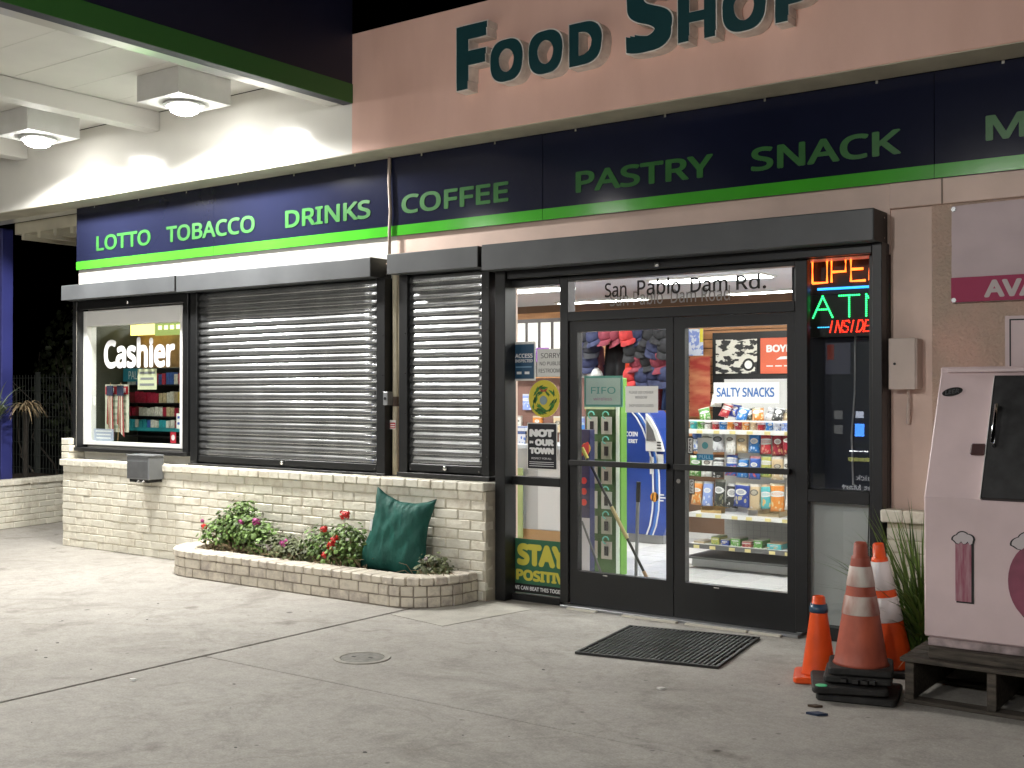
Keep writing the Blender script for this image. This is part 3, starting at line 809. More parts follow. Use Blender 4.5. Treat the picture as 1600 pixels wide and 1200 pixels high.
# notices on the glass
t = sheet('blue ACCESS INSPECTED notice on the left sidelight', -5.085,-4.90, 1.70,1.965, -.006, mat('notice_blue', (.015,.07,.14), .5), lines=0)
build('border', M().box(-5.095,-4.888,-.0025,.0015,1.685,1.985), PAPER, t)
txt('ACCESS', -5.075,-4.91, 1.86,1.893, -.0062, WHITEINK, t, bold=.02, ext=.0005); txt('INSPECTED', -5.075,-4.91, 1.826,1.85, -.0062, WHITEINK, t, bold=.015, ext=.0005)
build('print_line', M().box(-5.07,-4.92,-.0068,-.0062,1.786,1.795), mat('pale_blue_ink', (.2,.35,.5), .6), t)
for xx in (-5.06,-4.985): build('badge', M().box(xx,xx+.045,-.0068,-.0062,1.735,1.755), WHITEINK, t)
t = sheet('white SORRY NO PUBLIC RESTROOMS notice on the left sidelight', -4.868,-4.636, 1.715,1.925, -.004)
txt('SORRY', -4.835,-4.66, 1.855,1.893, -.0045, BLACKINK, t, ext=.0005); txt('NO PUBLIC', -4.845,-4.65, 1.80,1.828, -.0045, BLACKINK, t, ext=.0005); txt('RESTROOMS', -4.855,-4.643, 1.745,1.775, -.0045, BLACKINK, t, ext=.0005)
t = thing('wreath_decal', 'round yellow decal with a green leaf wreath on the left sidelight', 'decal', (-4.807,-.004,1.40))
build('disc', M().disc_y(-4.807,-.005,1.547,.142,32,.004), mat('decal_yellow', (.62,.52,.04), .6), t)
lw_ = M()
for k in range(54):
    a = random.uniform(0, 2*math.pi); r0 = random.uniform(.06,.112); cx, cz = -4.807+r0*math.cos(a), 1.535+r0*.95*math.sin(a)
    if a > 1.1 and a < 2.0 and r0 < .09: continue
    d_ = a+math.pi/2+random.uniform(-.6,.6); l_, w_ = .03, .009
    dx, dz = math.cos(d_), math.sin(d_)
    lw_.prism_y([(cx-dx*l_,cz-dz*l_),(cx-dz*w_,cz+dx*w_),(cx+dx*l_,cz+dz*l_),(cx+dz*w_,cz-dx*w_)], -.0068-.0001*(k%5),-.0052)
build('leaves', lw_, mat('decal_green', (.03,.15,.02), .6, island=.5), t)
build('centre', M().disc_y(-4.81,-.008,1.535,.034,20,.0025), mat('decal_grey', (.22,.30,.32), .5), t)
build('bow', M().prism_y([(-4.85,1.63),(-4.81,1.61),(-4.77,1.63),(-4.79,1.60),(-4.83,1.60)], -.0075,-.0055), mat('decal_red', (.35,.05,.03), .6), t)
t = sheet('black NOT IN OUR TOWN poster on the left sidelight', -4.955,-4.695, 1.015,1.355, -.006, mat('poster_black', (.012,.013,.018), .5), 'poster', 'poster')
build('border', M().box(-4.962,-4.688,-.0025,.0015,1.008,1.362), PAPER, t)
txt('NOT', -4.94,-4.715, 1.255,1.315, -.0062, WHITEINK, t, bold=.06, ext=.0005); txt('IN', -4.94,-4.905, 1.205,1.225, -.0062, WHITEINK, t, bold=.05, ext=.0005)
txt('OUR', -4.888,-4.715, 1.188,1.24, -.0062, WHITEINK, t, bold=.06, ext=.0005); txt('TOWN', -4.94,-4.715, 1.125,1.175, -.0062, WHITEINK, t, bold=.06, ext=.0005)
txt('RESPECT FOR ALL', -4.92,-4.735, 1.085,1.1, -.0062, WHITEINK, t, ext=.0005)
for zz in (1.062,1.048,1.032): build('rule', M().box(-4.94,-4.715,-.0068,-.0062,zz,zz+.004), WHITEINK, t)
t = sheet('green STAY POSITIVE poster at the foot of the left sidelight', -5.105,-4.638, .055,.47, .0005, mat('poster_green', (.03,.14,.07), .5), 'poster', 'poster')
YEL = mat('poster_yellow', (.62,.56,.07), .5)
txt('STAY', -5.06,-4.60, .265,.435, -.0005, YEL, t, bold=.05, ext=.0006); txt('POSITIVE', -5.07,-4.56, .15,.235, -.0005, YEL, t, bold=.04, ext=.0006)
build('foot_strip', M().box(-5.105,-4.638,-.0012,.0003,.058,.125), BLACK, t)
txt('WE CAN BEAT THIS TOGETHER', -5.09,-4.57, .078,.108, -.0016, WHITEINK, t, bold=.02, ext=.0005)
t = sheet('crumpled white PLEASE USE notice taped on the left door', -4.09,-3.825, 1.45,1.64, -.008, PAPER)
txt('PLEASE USE CASHIER', -4.06,-3.86, 1.585,1.605, -.0085, MATS['grey_ink'], t, ext=.0004); txt('WINDOW', -4.01,-3.91, 1.55,1.57, -.0085, MATS['grey_ink'], t, ext=.0004); txt('SHOP DOOR IS LOCKED', -4.06,-3.86, 1.49,1.51, -.0085, MATS['grey_ink'], t, ext=.0004)
t = sheet('translucent FIFO board sign on the left door', -4.445,-4.15, 1.505,1.70, .02, mat('fifo_board', (.55,.66,.60), .5), 'board_sign', 'sign')
build('rim', M().box(-4.462,-4.133,.024,.03,1.488,1.717), mat('fifo_rim', (.16,.42,.34), .5), t)
txt('FIFO', -4.40,-4.19, 1.585,1.635, .0195, mat('fifo_ink', (.12,.40,.34), .5), t, bold=.0, ext=.0005); txt('wireless', -4.38,-4.22, 1.535,1.56, .0195, mat('fifo_pink', (.55,.2,.35), .5), t, ext=.0005)
for nm_, lab, x0,x1,z0,z1 in (('pull_sign','black and white vertical PULL sign high on the right door',-3.592,-3.548,1.165,1.285),('pull_sign','black and white vertical PULL sign low on the right door',-3.582,-3.538,.885,.995)):
    t = sheet(lab, x0,x1,z0,z1,-.006, BLACK, nm_, 'sign')
    build('field', M().box(x0+.006,x1-.006,-.0073,-.0063,z0+.008,z1-.008), PAPER, t)
    for k, ch in enumerate('PULL'):
        h_ = (z1-z0-.026)/4; zt = z1-.013-k*h_
        txt(ch, x0+.013,x1-.013, zt-h_+.004, zt, -.0074, BLACKINK, t, bold=.03, ext=.0004)
t = sheet('grey and blue PULL sticker on the right door', -3.515,-3.40, 1.125,1.28, -.006, mat('sticker_grey', (.5,.5,.46), .6), 'pull_sign', 'sign')
build('band', M().box(-3.52,-3.395,-.0075,-.0062,1.128,1.168), mat('sticker_blue', (.02,.22,.42), .5), t)
build('dot', M().disc_y(-3.457,-.0075,1.228,.024,16,.001), mat('sticker_teal', (.08,.28,.30), .5), t)
txt('PULL', -3.505,-3.41, 1.136,1.16, -.0077, mat('pull_pale', (.35,.6,.75), .5), t, bold=.01, ext=.0004)
# right sidelight: lit window signs
NEON_R = mat('neon_red', (.8,.05,.03), .5, emit=(1,.012,.012), es=2.2); NEON_O = mat('neon_orange', (.9,.3,.1), .5, emit=(1,.13,.015), es=3.0)
NEON_B = mat('neon_blue', (.1,.4,.9), .5, emit=(.02,.30,1), es=1.6); LED_G = mat('led_green', (.1,.8,.4), .5, emit=(.03,1,.20), es=1.9); LED_R = mat('led_red', (.8,.1,.05), .5, emit=(1,.03,.012), es=2.2)
LED_B = mat('led_cyan', (.1,.5,.9), .5, emit=(.05,.5,1), es=1.5)
t = thing('open_neon_sign', 'glowing orange OPEN neon sign high in the right sidelight', 'neon sign', (-2.45,.12,2.28))
build('backing', M().box(-2.83,-2.05,.155,.17,2.24,2.60), BLACK, t)
def neon(paths, r, m_, nm):
    for p in paths: build(nm, M().tube([(a,.125,c) for a,c in p], r, 8), m_, t, smooth=True)
def U(x,z,s): return (x, z)
za, zb_ = 2.318, 2.470
OX = [-2.735,-2.605,-2.475,-2.352]
rect = lambda x,w: [(x,za),(x,zb_),(x+w,zb_),(x+w,za),(x,za)]
paths = [rect(OX[0],.10), [(OX[1],za),(OX[1],zb_),(OX[1]+.095,zb_),(OX[1]+.095,2.385),(OX[1],2.385)], [(OX[2]+.095,za),(OX[2],za),(OX[2],zb_),(OX[2]+.095,zb_)], [(OX[2],2.395),(OX[2]+.08,2.395)],
         [(OX[3],za),(OX[3],zb_),(OX[3]+.095,za),(OX[3]+.095,zb_)]]
neon(paths, .0085, NEON_O, 'neon_tube')
neon([[(-2.795,2.30),(-2.795,2.495),(-2.10,2.495),(-2.10,2.30)]], .007, NEON_R, 'neon_border')
neon([[(-2.70,2.276),(-2.2,2.276)]], .008, NEON_B, 'neon_underline')
t = thing('atm_led_sign', 'green and red ATM INSIDE dotted LED sign below the neon sign', 'LED sign', (-2.45,.12,2.0))
build('backing', M().box(-2.80,-2.08,.14,.155,1.96,2.235), BLACK, t)
STROKES = {'A':[[(0,0),(.5,1),(1,0)],[(.22,.38),(.78,.38)]],'T':[[(0,1),(1,1)],[(.5,1),(.5,0)]],'M':[[(0,0),(0,1),(.5,.35),(1,1),(1,0)]],'I':[[(.5,0),(.5,1)]],
           'N':[[(0,0),(0,1),(1,0),(1,1)]],'S':[[(1,.85),(.8,1),(.2,1),(0,.8),(.15,.58),(.85,.42),(1,.2),(.8,0),(.2,0),(0,.15)]],'D':[[(0,0),(0,1),(.6,1),(1,.7),(1,.3),(.6,0),(0,0)]],'E':[[(1,0),(0,0),(0,1),(1,1)],[(0,.5),(.8,.5)]]}
def led_word(word, x0, x1, z0, z1, step, r, m_, slant=0.):
    n = len(word); cw_ = (x1-x0)/n
    for i, ch in enumerate(word):
        lm = M(); w_ = cw_*(.74 if ch != 'I' else .5); xo = x0+cw_*i
        for st_ in STROKES[ch]:
            P = [Vector((xo+w_*a_+slant*b_*(z1-z0), z0+(z1-z0)*b_)) for a_, b_ in st_]
            for p_, q_ in zip(P, P[1:]):
                k_ = max(1, int((q_-p_).length/step))
                for j in range(k_+1):
                    c_ = p_.lerp(q_, j/k_); lm.disc_y(c_.x, .132, c_.y, r, 7, .006)
        build('led_letter', lm, m_, t)
led_word('ATM', -2.735,-2.20, 2.09,2.228, .0135, .0062, LED_G)
led_word('INSIDE', -2.632,-2.348, 1.990,2.062, .0095, .0042, LED_R, .22)
for k in range(7): build('led_dot', M().disc_y(-2.70+.012*k,.133,2.024,.004,8,.004), LED_B, t)
dk = thing('back_of_cabinet', 'dark back of a tall cabinet close behind the right sidelight', 'cabinet', (-2.4,.3,0))
build('panel', M().box(-2.95,-1.9,.30,.9,.93,2.46), mat('cabinet_navy', (.006,.008,.018), .35), dk)
build('cord', M().tube([(-2.50,.28,2.2),(-2.51,.29,1.6),(-2.53,.285,1.3),(-2.52,.285,.98)], .006, 6), mat('grey_cord', (.35,.35,.37), .5), dk)
fb = thing('frosted_board', 'pale grey board standing behind the lower right sidelight', 'board', (-2.5,.05,.08))
build('board', M().box(-2.78,-2.2,.05,.07,.0,.90), mat('pale_board', (.55,.56,.57), .5, var=.08, vs=3), fb)
build('inner_board', M().box(-2.5,-2.2,.042,.048,.10,.83), mat('pale_board2', (.60,.61,.62), .5), fb)
build('cord', M().tube([(-2.325,.03,.885),(-2.335,.03,.6),(-2.315,.03,.3),(-2.34,.03,.12)], .004, 6), BLACK, fb)

# ------------------------------------------------------------------ inside the shop, seen through the doors
gd = thing('snack_gondola', 'white snack gondola with SALTY SNACKS header behind the right door', 'shelf', (-3.9,2.4,0))
GREYM = mat('gondola_grey', (.42,.42,.42), .4, var=.06, vs=5)
build('deck', M().prism_x([(2.22,.02),(2.22,.085),(2.16,.10),(2.75,.10),(2.75,.02)], -4.70,-2.9), GREYM, gd)
build('deck_top', M().box(-4.72,-2.88,2.12,2.75,.102,.118), mat('deck_dark', (.06,.06,.06), .6), gd)
build('back_panel', M().box(-4.62,-2.95,2.73,2.76,.12,1.72), mat('pegboard', (.50,.50,.49), .6), gd)
grid = M()
for k in range(24): grid.box(-4.60+.07*k,-4.594+.07*k,2.705,2.71,.2,.62)
for k in range(8): grid.box(-4.60,-2.96,2.705,2.71,.22+.05*k,.225+.05*k)
o = build('wire_grid', grid, GREYM, gd)
for zz in (.232,.512,1.262):
    s = build('shelf', M().box(-4.70,-2.9,2.14,2.72,zz-.02,zz), mat('shelf_white', (.70,.70,.69), .4), gd)
    build('price_rail', M().box(-4.70,-2.9,2.128,2.139,zz-.036,zz+.004), mat('rail_dark', (.10,.10,.10), .5) if zz<.5 else MATS['shelf_white'], s)
    for k in range(6):
        xx = -4.62+.17*k+jit(.03)
        build('price_tag', M().box(xx,xx+.055,2.124,2.1275,zz-.034,zz-.006), mat('tag_yellow', (.65,.56,.25), .6), s)
build('tray_front', M().box(-4.70,-2.9,2.128,2.132,1.335,1.35), WHITE_P, gd)
hd = build('header', M().box(-4.52,-3.90,2.30,2.32,1.50,1.685), WHITE_P, gd)
txt('SALTY SNACKS', -4.49,-3.935, 1.555,1.64, 2.299, mat('header_blue', (.06,.16,.42), .5), hd, bold=.02, ext=.001)
def bag_mesh():
    nx, nz = 6, 8; vs=[]; fs=[]
    for side in (-1,1):
        for j in range(nz+1):
            for i in range(nx+1):
                u, v = i/nx*2-1, j/nz*2-1
                puff = max(0,(1-u**4)*(1-v**6))*.5
                wob = .06*math.sin(5*u+3*v*side)*puff
                vs.append((u*.5*(1-.08*(1-v*v)), side*(puff+wob)*.6, (v+1)/2))
    n1 = (nx+1)*(nz+1)
    for s_ in (0,1):
        for j in range(nz):
            for i in range(nx):
                a = s_*n1+j*(nx+1)+i
                q = (a,a+1,a+nx+2,a+nx+1); fs.append(q if s_==0 else q[::-1])
    me = bpy.data.meshes.new('snack_bag'); me.from_pydata(vs,[],fs)
    bm = bmesh.new(); bm.from_mesh(me); bmesh.ops.remove_doubles(bm, verts=bm.verts, dist=1e-4); bm.to_mesh(me); bm.free()
    finish(me, WHITE_P, True, 0); return me
BAG = bag_mesh()
BC = {'white and blue':((.62,.64,.70),(.10,.18,.50)),'silver':((.55,.55,.57),(.35,.35,.38)),'white':((.68,.67,.64),(.5,.45,.4)),'tan':((.55,.42,.26),(.65,.6,.5)),'blue':((.03,.18,.50),(.35,.45,.6)),
      'red':((.40,.03,.04),(.55,.25,.2)),'maroon':((.28,.02,.04),(.5,.3,.15)),'green':((.10,.28,.06),(.5,.55,.4)),'black and white':((.03,.03,.03),(.5,.5,.48)),'blue and red':((.04,.10,.38),(.45,.08,.10)),
      'yellow green':((.40,.40,.10),(.15,.28,.08)),'orange':((.60,.22,.04),(.6,.5,.3)),'pale blue':((.22,.30,.60),(.6,.65,.75)),'black':((.03,.035,.03),(.2,.2,.12)),'navy':((.02,.05,.28),(.45,.40,.25)),'teal':((.08,.40,.42),(.65,.40,.15))}
def bmat(c):
    nm = 'bag_'+c.replace(' ','_')
    if nm in MATS: return MATS[nm]
    m = bpy.data.materials.new(nm); m.use_nodes = True; MATS[nm] = m
    nt = m.node_tree; b = nt.nodes['Principled BSDF']; b.inputs['Roughness'].default_value = .28
    tc = nt.nodes.new('ShaderNodeTexCoord'); oi = nt.nodes.new('ShaderNodeObjectInfo')
    sep = nt.nodes.new('ShaderNodeSeparateXYZ'); nt.links.new(tc.outputs['Generated'], sep.inputs[0])
    def math_(op, a_, b_=None):
        n = nt.nodes.new('ShaderNodeMath'); n.operation = op
        for i, q in enumerate((a_, b_)):
            if q is None: continue
            if isinstance(q, (int, float)): n.inputs[i].default_value = q
            else: nt.links.new(q, n.inputs[i])
        return n.outputs[0]
    def mix(f, a_, b_):
        n = nt.nodes.new('ShaderNodeMix'); n.data_type = 'RGBA'; nt.links.new(f, n.inputs[0])
        for i, q in ((6, a_), (7, b_)):
            if isinstance(q, tuple): n.inputs[i].default_value = (*q, 1)
            else: nt.links.new(q, n.inputs[i])
        return n.outputs[2]
    r = oi.outputs['Random']; x, z = sep.outputs[0], sep.outputs[2]
    # crisp picture in the lower part, name band above, from the packet's own coordinates
    off = nt.nodes.new('ShaderNodeVectorMath'); off.operation = 'ADD'
    cb = nt.nodes.new('ShaderNodeCombineXYZ'); rr = math_('MULTIPLY', r, 37.0); nt.links.new(rr, cb.inputs[0]); nt.links.new(rr, cb.inputs[1])
    nt.links.new(tc.outputs['Generated'], off.inputs[0]); nt.links.new(cb.outputs[0], off.inputs[1])
    v = nt.nodes.new('ShaderNodeTexVoronoi'); v.inputs['Scale'].default_value = 4.0; nt.links.new(off.outputs[0], v.inputs['Vector'])
    c0, c1 = BC[c]
    pic = math_('LESS_THAN', v.outputs['Distance'], .36)
    low = math_('LESS_THAN', z, .46)
    col = mix(math_('MULTIPLY', pic, low), c0, c1)
    dz = math_('SUBTRACT', z, math_('ADD', math_('MULTIPLY', r, .12), .58)); dx = math_('SUBTRACT', x, .5)
    e = math_('ADD', math_('MULTIPLY', math_('MULTIPLY', dz, dz), math_('ADD', math_('MULTIPLY', math_('FRACT', math_('MULTIPLY', r, 11.7)), 120.0), 35.0)), math_('MULTIPLY', math_('MULTIPLY', dx, dx), math_('MULTIPLY', math_('FRACT', math_('MULTIPLY', r, 7.3)), 14.0)))
    light = tuple(min(.85, .75-.3*q) for q in c0) if sum(c0) < 1.2 else tuple(q*.22 for q in c1)
    col = mix(math_('LESS_THAN', e, 1.0), col, light)
    wv = nt.nodes.new('ShaderNodeTexWave'); wv.inputs['Scale'].default_value = 9.0; wv.inputs['Distortion'].default_value = 2.0; nt.links.new(off.outputs[0], wv.inputs['Vector'])
    ink = math_('MULTIPLY', math_('LESS_THAN', e, .45), math_('GREATER_THAN', wv.outputs['Fac'], .55))
    col = mix(ink, col, c0 if sum(c0) < 1.2 else c1)
    col = mix(math_('GREATER_THAN', z, .9), col, tuple(min(.8, q*.6+.12) for q in c1))
    nt.links.new(col, b.inputs['Base Color'])
    return m
BAGROWS = [('upper peg row',1.055,.195,['white and blue','white','silver','white','tan','blue','red','maroon','maroon']),
           ('middle peg row',.845,.195,['green','white','black and white','blue and red','blue','blue and red','yellow green','tan','white']),
           ('lower peg row',.575,.235,['orange','pale blue','black','black and white','navy','tan','teal','orange','white'])]
for rn, z, h, cols in BAGROWS:
    for i, c in enumerate(cols):
        wd = .15 if c=='navy' else .118
        o = inst('snack_bag', BAG, None, (-4.64+.112*i+jit(.008), 2.19+jit(.02), z+jit(.012)), (R(-6)+jit(.08),jit(.07),jit(.25)), (wd*random.uniform(.9,1.1),.075,h*random.uniform(.88,1.06)), bmat(c))
        tag(o, f'{c} snack bag, {ORD[i]} from left on the {rn}', 'snack bag', 'snack bags on the gondola')
for i, c in enumerate(['green','white','red','navy','blue','black','orange','silver','black and white','tan','red']):
    z = 1.36+(.035 if i in (1,2,3) else 0)+(.09 if i==1 else 0)
    o = inst('snack_bag', BAG, None, (-4.60+.085*i, 2.30+.03*(i%2), z-.02), (R(-25),jit(.3),jit(.3)), (.11,.06,.13), bmat(c))
    tag(o, f'{c} bag heaped under the gondola header, {ORD[i]} from left', 'snack bag', 'bags heaped on the gondola top')
def can_mesh():
    me = bpy.data.meshes.new('can'); mb = M().lathe([(.03,0),(.033,.004),(.033,.078),(.029,.085)], 14)
    me.from_pydata(mb.v,[],mb.f); finish(me, WHITE_P, True, 0); return me
CAN = can_mesh()
for i, c in enumerate(['teal','green','white','red','blue','orange','maroon','orange','tan','red','blue','white and blue','pale blue']):
    o = inst('snack_can', CAN, None, (-4.66+.073*i, 2.18, 1.263), (0,0,i), (1,1,1), bmat(c))
    tag(o, f'{c} snack can on the top shelf, {ORD[i]} from left', 'can', 'cans along the gondola top shelf')
for i, (c, x, wd) in enumerate((('tan',-4.62,.10),('yellow green',-4.46,.075),('navy',-4.365,.08),('green',-4.265,.09),('maroon',-4.155,.085),('green',-4.05,.08),('teal',-3.9,.13))):
    mb = M().box(x-wd/2,x+wd/2,2.2,2.38,.233,.233+(.02 if i==0 else .05+.02*(i%2)))
    solo('candy_box', mb, bmat(c), f'{c} candy box on the low shelf, {ORD[i]} from left', 'box', (x,2.29,.233), 'candy boxes on the low shelf', bevel=.002)
for i, (x, wd) in enumerate(((-4.5,.2),(-4.25,.22),(-3.95,.2))):
    mb = M(); mb.box(x-wd/2,x+wd/2,2.2,2.45,.513,.518); mb.box(x-wd/2,x+wd/2,2.2,2.204,.518,.535); mb.box(x-wd/2,x+wd/2,2.446,2.45,.518,.58); mb.box(x-wd/2,x-wd/2+.004,2.204,2.446,.518,.56); mb.box(x+wd/2-.004,x+wd/2,2.204,2.446,.518,.56)
    solo('display_tray', mb, mat('tray_card%d' % i, [(.45,.30,.12),(.5,.5,.52),(.42,.34,.2)][i], .6), ['brown open card tray on the middle gondola shelf','grey open card tray on the middle gondola shelf','tan open card tray at right of the middle gondola shelf'][i], 'tray', (x,2.3,.513))
# walls of merchandise at the back
bk = thing('slat_wall', 'wooden slat wall at the back of the shop', 'slat wall', (-6,4.6,0))
for k in range(17):
    build('slat_board', M().box(-10,-3.2,4.60,4.62,.9+.1*k,.99+.1*k), mat('slat_wood', (.50,.24,.10), .5, var=.25, vs=4, stretch=(1,1,6)), bk)
build('backing', M().box(-10,-3.2,4.621,4.64,0,2.68), mat('slat_gap', (.12,.06,.03), .7), bk)
pn = thing('display_board', 'black display panel behind the snack gondola', 'panel', (-5.1,4.5,1.0))
build('panel', M().box(-5.60,-4.3,4.48,4.52,1.0,2.26), BLACK, pn)
t = sheet('black and white motorbike style print on the black panel', -5.55,-5.06, 1.805,2.18, 4.46, mat('print_bw', (.62,.60,.52), .6, col2=(.02,.02,.02), vs=7, detail=9, hard=True, stretch=(1,1,2.2)), 'art_print', 'poster')
build('wheel_shape', M().disc_y(-5.16,4.4585,1.90,.07,18,.001), BLACKINK, t); build('wheel_hub', M().disc_y(-5.16,4.4575,1.90,.045,18,.0008), PAPER, t)
t = sheet('orange BOYDS coffee poster on the black panel', -5.02,-4.45, 1.80,2.185, 4.46, mat('poster_orange', (.56,.11,.05), .6), 'poster', 'poster')
txt("BOYD'S", -4.95,-4.56, 2.03,2.11, 4.4585, PAPER, t, bold=.03, ext=.0008); build('print_line', M().prism_y([(-4.84,1.95),(-4.70,1.955),(-4.68,1.985),(-4.79,1.98)], 4.4575,4.4595), PAPER, t)
for k in range(4): build('print_line', M().box(-4.95+.1*k,-4.875+.1*k,4.4575,4.4595,1.876,1.888), PAPER, t)
t = sheet('red poster with bright streaks left of the black panel', -5.87,-5.62, 1.33,2.0, 4.46, mat('poster_swoosh', (.36,.04,.03), .5, col2=(.60,.24,.12), vs=3.5, stretch=(1,1,3), detail=2), 'poster', 'poster')
t = sheet('blue and white sports print above the red poster', -5.9,-5.70, 2.01,2.31, 4.45, mat('print_blue', (.20,.27,.60), .6, col2=(.62,.66,.75), vs=10, hard=True), 'poster', 'poster')
build('yellow_tab', M().box(-5.74,-5.70,4.446,4.449,2.16,2.31), mat('tab_yellow', (.7,.6,.05), .5), t)
# caps and clothes on the back rack
rack = thing('cap_rack', 'green rail rack carrying caps and clothes at the back', 'rack', (-6.5,4.0,0))
build('rail', M().tube([(-7.2,4.05,2.18),(-5.7,4.05,2.18)], .014, 8), mat('rack_green', (.05,.22,.08), .5), rack)
build('rail', M().tube([(-7.2,4.05,1.9),(-5.7,4.05,1.9)], .01, 8), BLACK, rack)
for xx in (-7.2,-5.7): build('upright', M().tube([(xx,4.05,0),(xx,4.05,2.35)], .018, 8), BLACK, rack)
def cap_mesh():
    mb = M(); n = 14; prof = [(1,0),(.98,.25),(.88,.55),(.65,.82),(.35,.96),(.02,1.0)]
    mb.lathe([(r*.095, z*.11) for r,z in prof], n)
    k = 8; vs=[]; 
    for i in range(k+1):
        a = math.pi*(1.15+.7*i/k); vs.append((.093*math.cos(a), .093*math.sin(a), .006))
    for i in range(k+1):
        a = math.pi*(1.15+.7*i/k); vs.append((.085*math.cos(a), .093*math.sin(a)-.075, -.012-.012*abs(math.cos(a))))
    top = len(vs); vs += [(x,y,z-.005) for x,y,z in vs]
    fs = []
    for i in range(k):
        fs += [(i,i+1,k+2+i,k+1+i),(top+i+1,top+i,top+k+1+i,top+k+2+i),(k+1+i,k+2+i,top+k+2+i,top+k+1+i)]
    mb.add(vs, fs)
    me = bpy.data.meshes.new('cap'); me.from_pydata(mb.v,[],mb.f); finish(me, WHITE_P, True, 0); return me
CAPM = cap_mesh()
CAPC = [('black',(.015,.015,.018)),('navy',(.02,.025,.07)),('lime green',(.35,.55,.25)),('maroon',(.22,.03,.05)),('grey',(.3,.3,.3)),('red',(.45,.03,.03)),('royal blue',(.12,.18,.5)),('white',(.6,.6,.58))]
CP = []
for rz in (2.27,2.12,1.97,1.82,1.67):
    for k in range(9):
        x = -7.02+.137*k+(.06 if rz in (2.12,1.82) else 0)
        if -6.80 < x < -6.30 and 1.70 < rz < 2.2: continue          # the hoodie hangs here
        if rz < 1.7 and x > -6.5: continue
        CP.append((x+jit(.02), rz+jit(.015), random.choice((0,0,0,1,1,0,3,4,5,0,1,6,0) if k > 2 else (0,1,0,1,7))))
CROW = {}
for i,(x,z,c) in enumerate(CP):
    nmz = ['top row','second row','third row','fourth row','lowest row'][min(4, max(0, round((2.27-z)/.15)))]
    CROW[nmz] = CROW.get(nmz,0); 
    o = inst('cap', CAPM, None, (x,3.9+jit(.03),z-.05), (R(35)+jit(.2),jit(.35),jit(.5)), (1.15,1.15,1.15), mat('cap_'+CAPC[c][0].replace(' ','_'), CAPC[c][1], .8, var=.3, vs=20))
    tag(o, f'{CAPC[c][0]} cap, {ORD[CROW[nmz]]} from left in the {nmz} of the back rack', 'cap', 'caps on the back rack'); CROW[nmz] += 1
def garment(nm, lab, x0,x1,z0,z1,y,col,cat):
    mb = M(); n=8; w=x1-x0
    fr_=[]; 
    for i in range(n+1):
        u=i/n; fr_.append((x0+w*u, y+.035*math.sin(u*14+x0*9)-.02))
    zt=lambda u: z1-.10*abs(u-.5)**1.3
    vs=[(x,yy,z0) for x,yy in fr_]+[(x0+w*(.5+(i/n-.5)*.75), y, zt(i/n)) for i in range(n+1)]
    vs+=[(a,b_+.06,c) for a,b_,c in vs]; m1=n+1; T=2*m1
    fs=[]
    for i in range(n): fs+=[(i,i+1,m1+i+1,m1+i),(T+i+1,T+i,T+m1+i,T+m1+i+1),(i+1,i,T+i,T+i+1),(m1+i,m1+i+1,T+m1+i+1,T+m1+i)]
    fs+=[(0,m1,T+m1,T),(n,T+n,T+m1+n,m1+n)]
    mb.add(vs,fs); return solo(nm, mb, mat(lab[:14].replace(' ','_'), col, .85, var=.25, vs=9), lab, cat, ((x0+x1)/2,y,z0), smooth=True)
garment('hoodie','black hoodie hanging on the back rack',-6.74,-6.40,1.66,2.17,4.0,(.015,.015,.018),'hoodie')
garment('shirt','rust brown shirt hanging beside the black hoodie',-6.92,-6.75,1.68,2.15,4.02,(.18,.05,.035),'shirt')
garment('scarf','bright orange red cloth hanging beside the black hoodie',-6.42,-6.28,1.62,2.16,3.97,(.65,.06,.02),'cloth')
garment('shirt','dark red shirt low on the rack right of the orange cloth',-6.27,-6.0,1.40,1.80,4.03,(.25,.03,.04),'shirt')
garment('jeans','dark blue cloth low on the rack at right',-6.0,-5.82,1.40,1.80,4.03,(.03,.05,.12),'cloth')
# phone accessory rack, drinks cooler, kiosk
fr2 = thing('accessory_rack', 'tall lime green phone accessory rack behind the left door', 'display rack', (-5.08,1.4,0))
LIME = mat('lime_green', (.14,.34,.05), .5, var=.1, vs=4)
build('body', M().box(-5.27,-4.93,1.32,1.40,.03,1.72), mat('rack_dark_green', (.05,.12,.03), .5), fr2, bevel=.004)
build('side_panel', M().box(-4.93,-4.90,1.30,1.40,.03,1.72), LIME, fr2, bevel=.004)
build('edge_strip', M().box(-4.945,-4.915,1.29,1.30,.03,1.72), mat('edge_glow', (.75,.85,.75), .4), fr2)
build('header_board', M().box(-5.27,-4.96,1.30,1.315,1.45,1.71), mat('rack_header', (.45,.58,.35), .5), fr2)
for r_ in range(6):
    for c_ in range(2):
        x0, z0 = -5.235+.145*c_, 1.235-.215*r_
        cd = build('product_card', M().box(x0,x0+.105,1.285,1.289,z0,z0+.15), mat('card_grey%d' % (r_ % 3), [(.45,.47,.42),(.30,.32,.24),(.38,.36,.30)][r_ % 3], .5), fr2)
        build('product', M().box(x0+.035,x0+.07,1.275,1.284,z0+.03,z0+.11), BLACK, cd)
        build('hook', M().tube([(x0+.052+.03*math.cos(a/8*math.pi*1.5),1.27,z0+.165+.03*math.sin(a/8*math.pi*1.5)) for a in range(9)], .006, 6), mat('hook_teal', (.10,.42,.32), .4), cd)
cl = thing('drinks_cooler', 'navy drinks cooler with a yellow and red bull emblem', 'cooler', (-4.95,.9,0))
build('cabinet', M().box(-5.13,-4.965,.90,.98,.0,1.285), mat('cooler_navy', (.015,.018,.07), .35), cl, bevel=.004)
build('plinth', M().box(-5.13,-4.965,.897,.8995,.0,.55), mat('cooler_grey', (.42,.42,.44), .4), cl)
build('sun_disc', M().disc_y(-5.0,.894,1.13,.045,20,.004), mat('emblem_yellow', (.7,.42,.03), .5), cl)
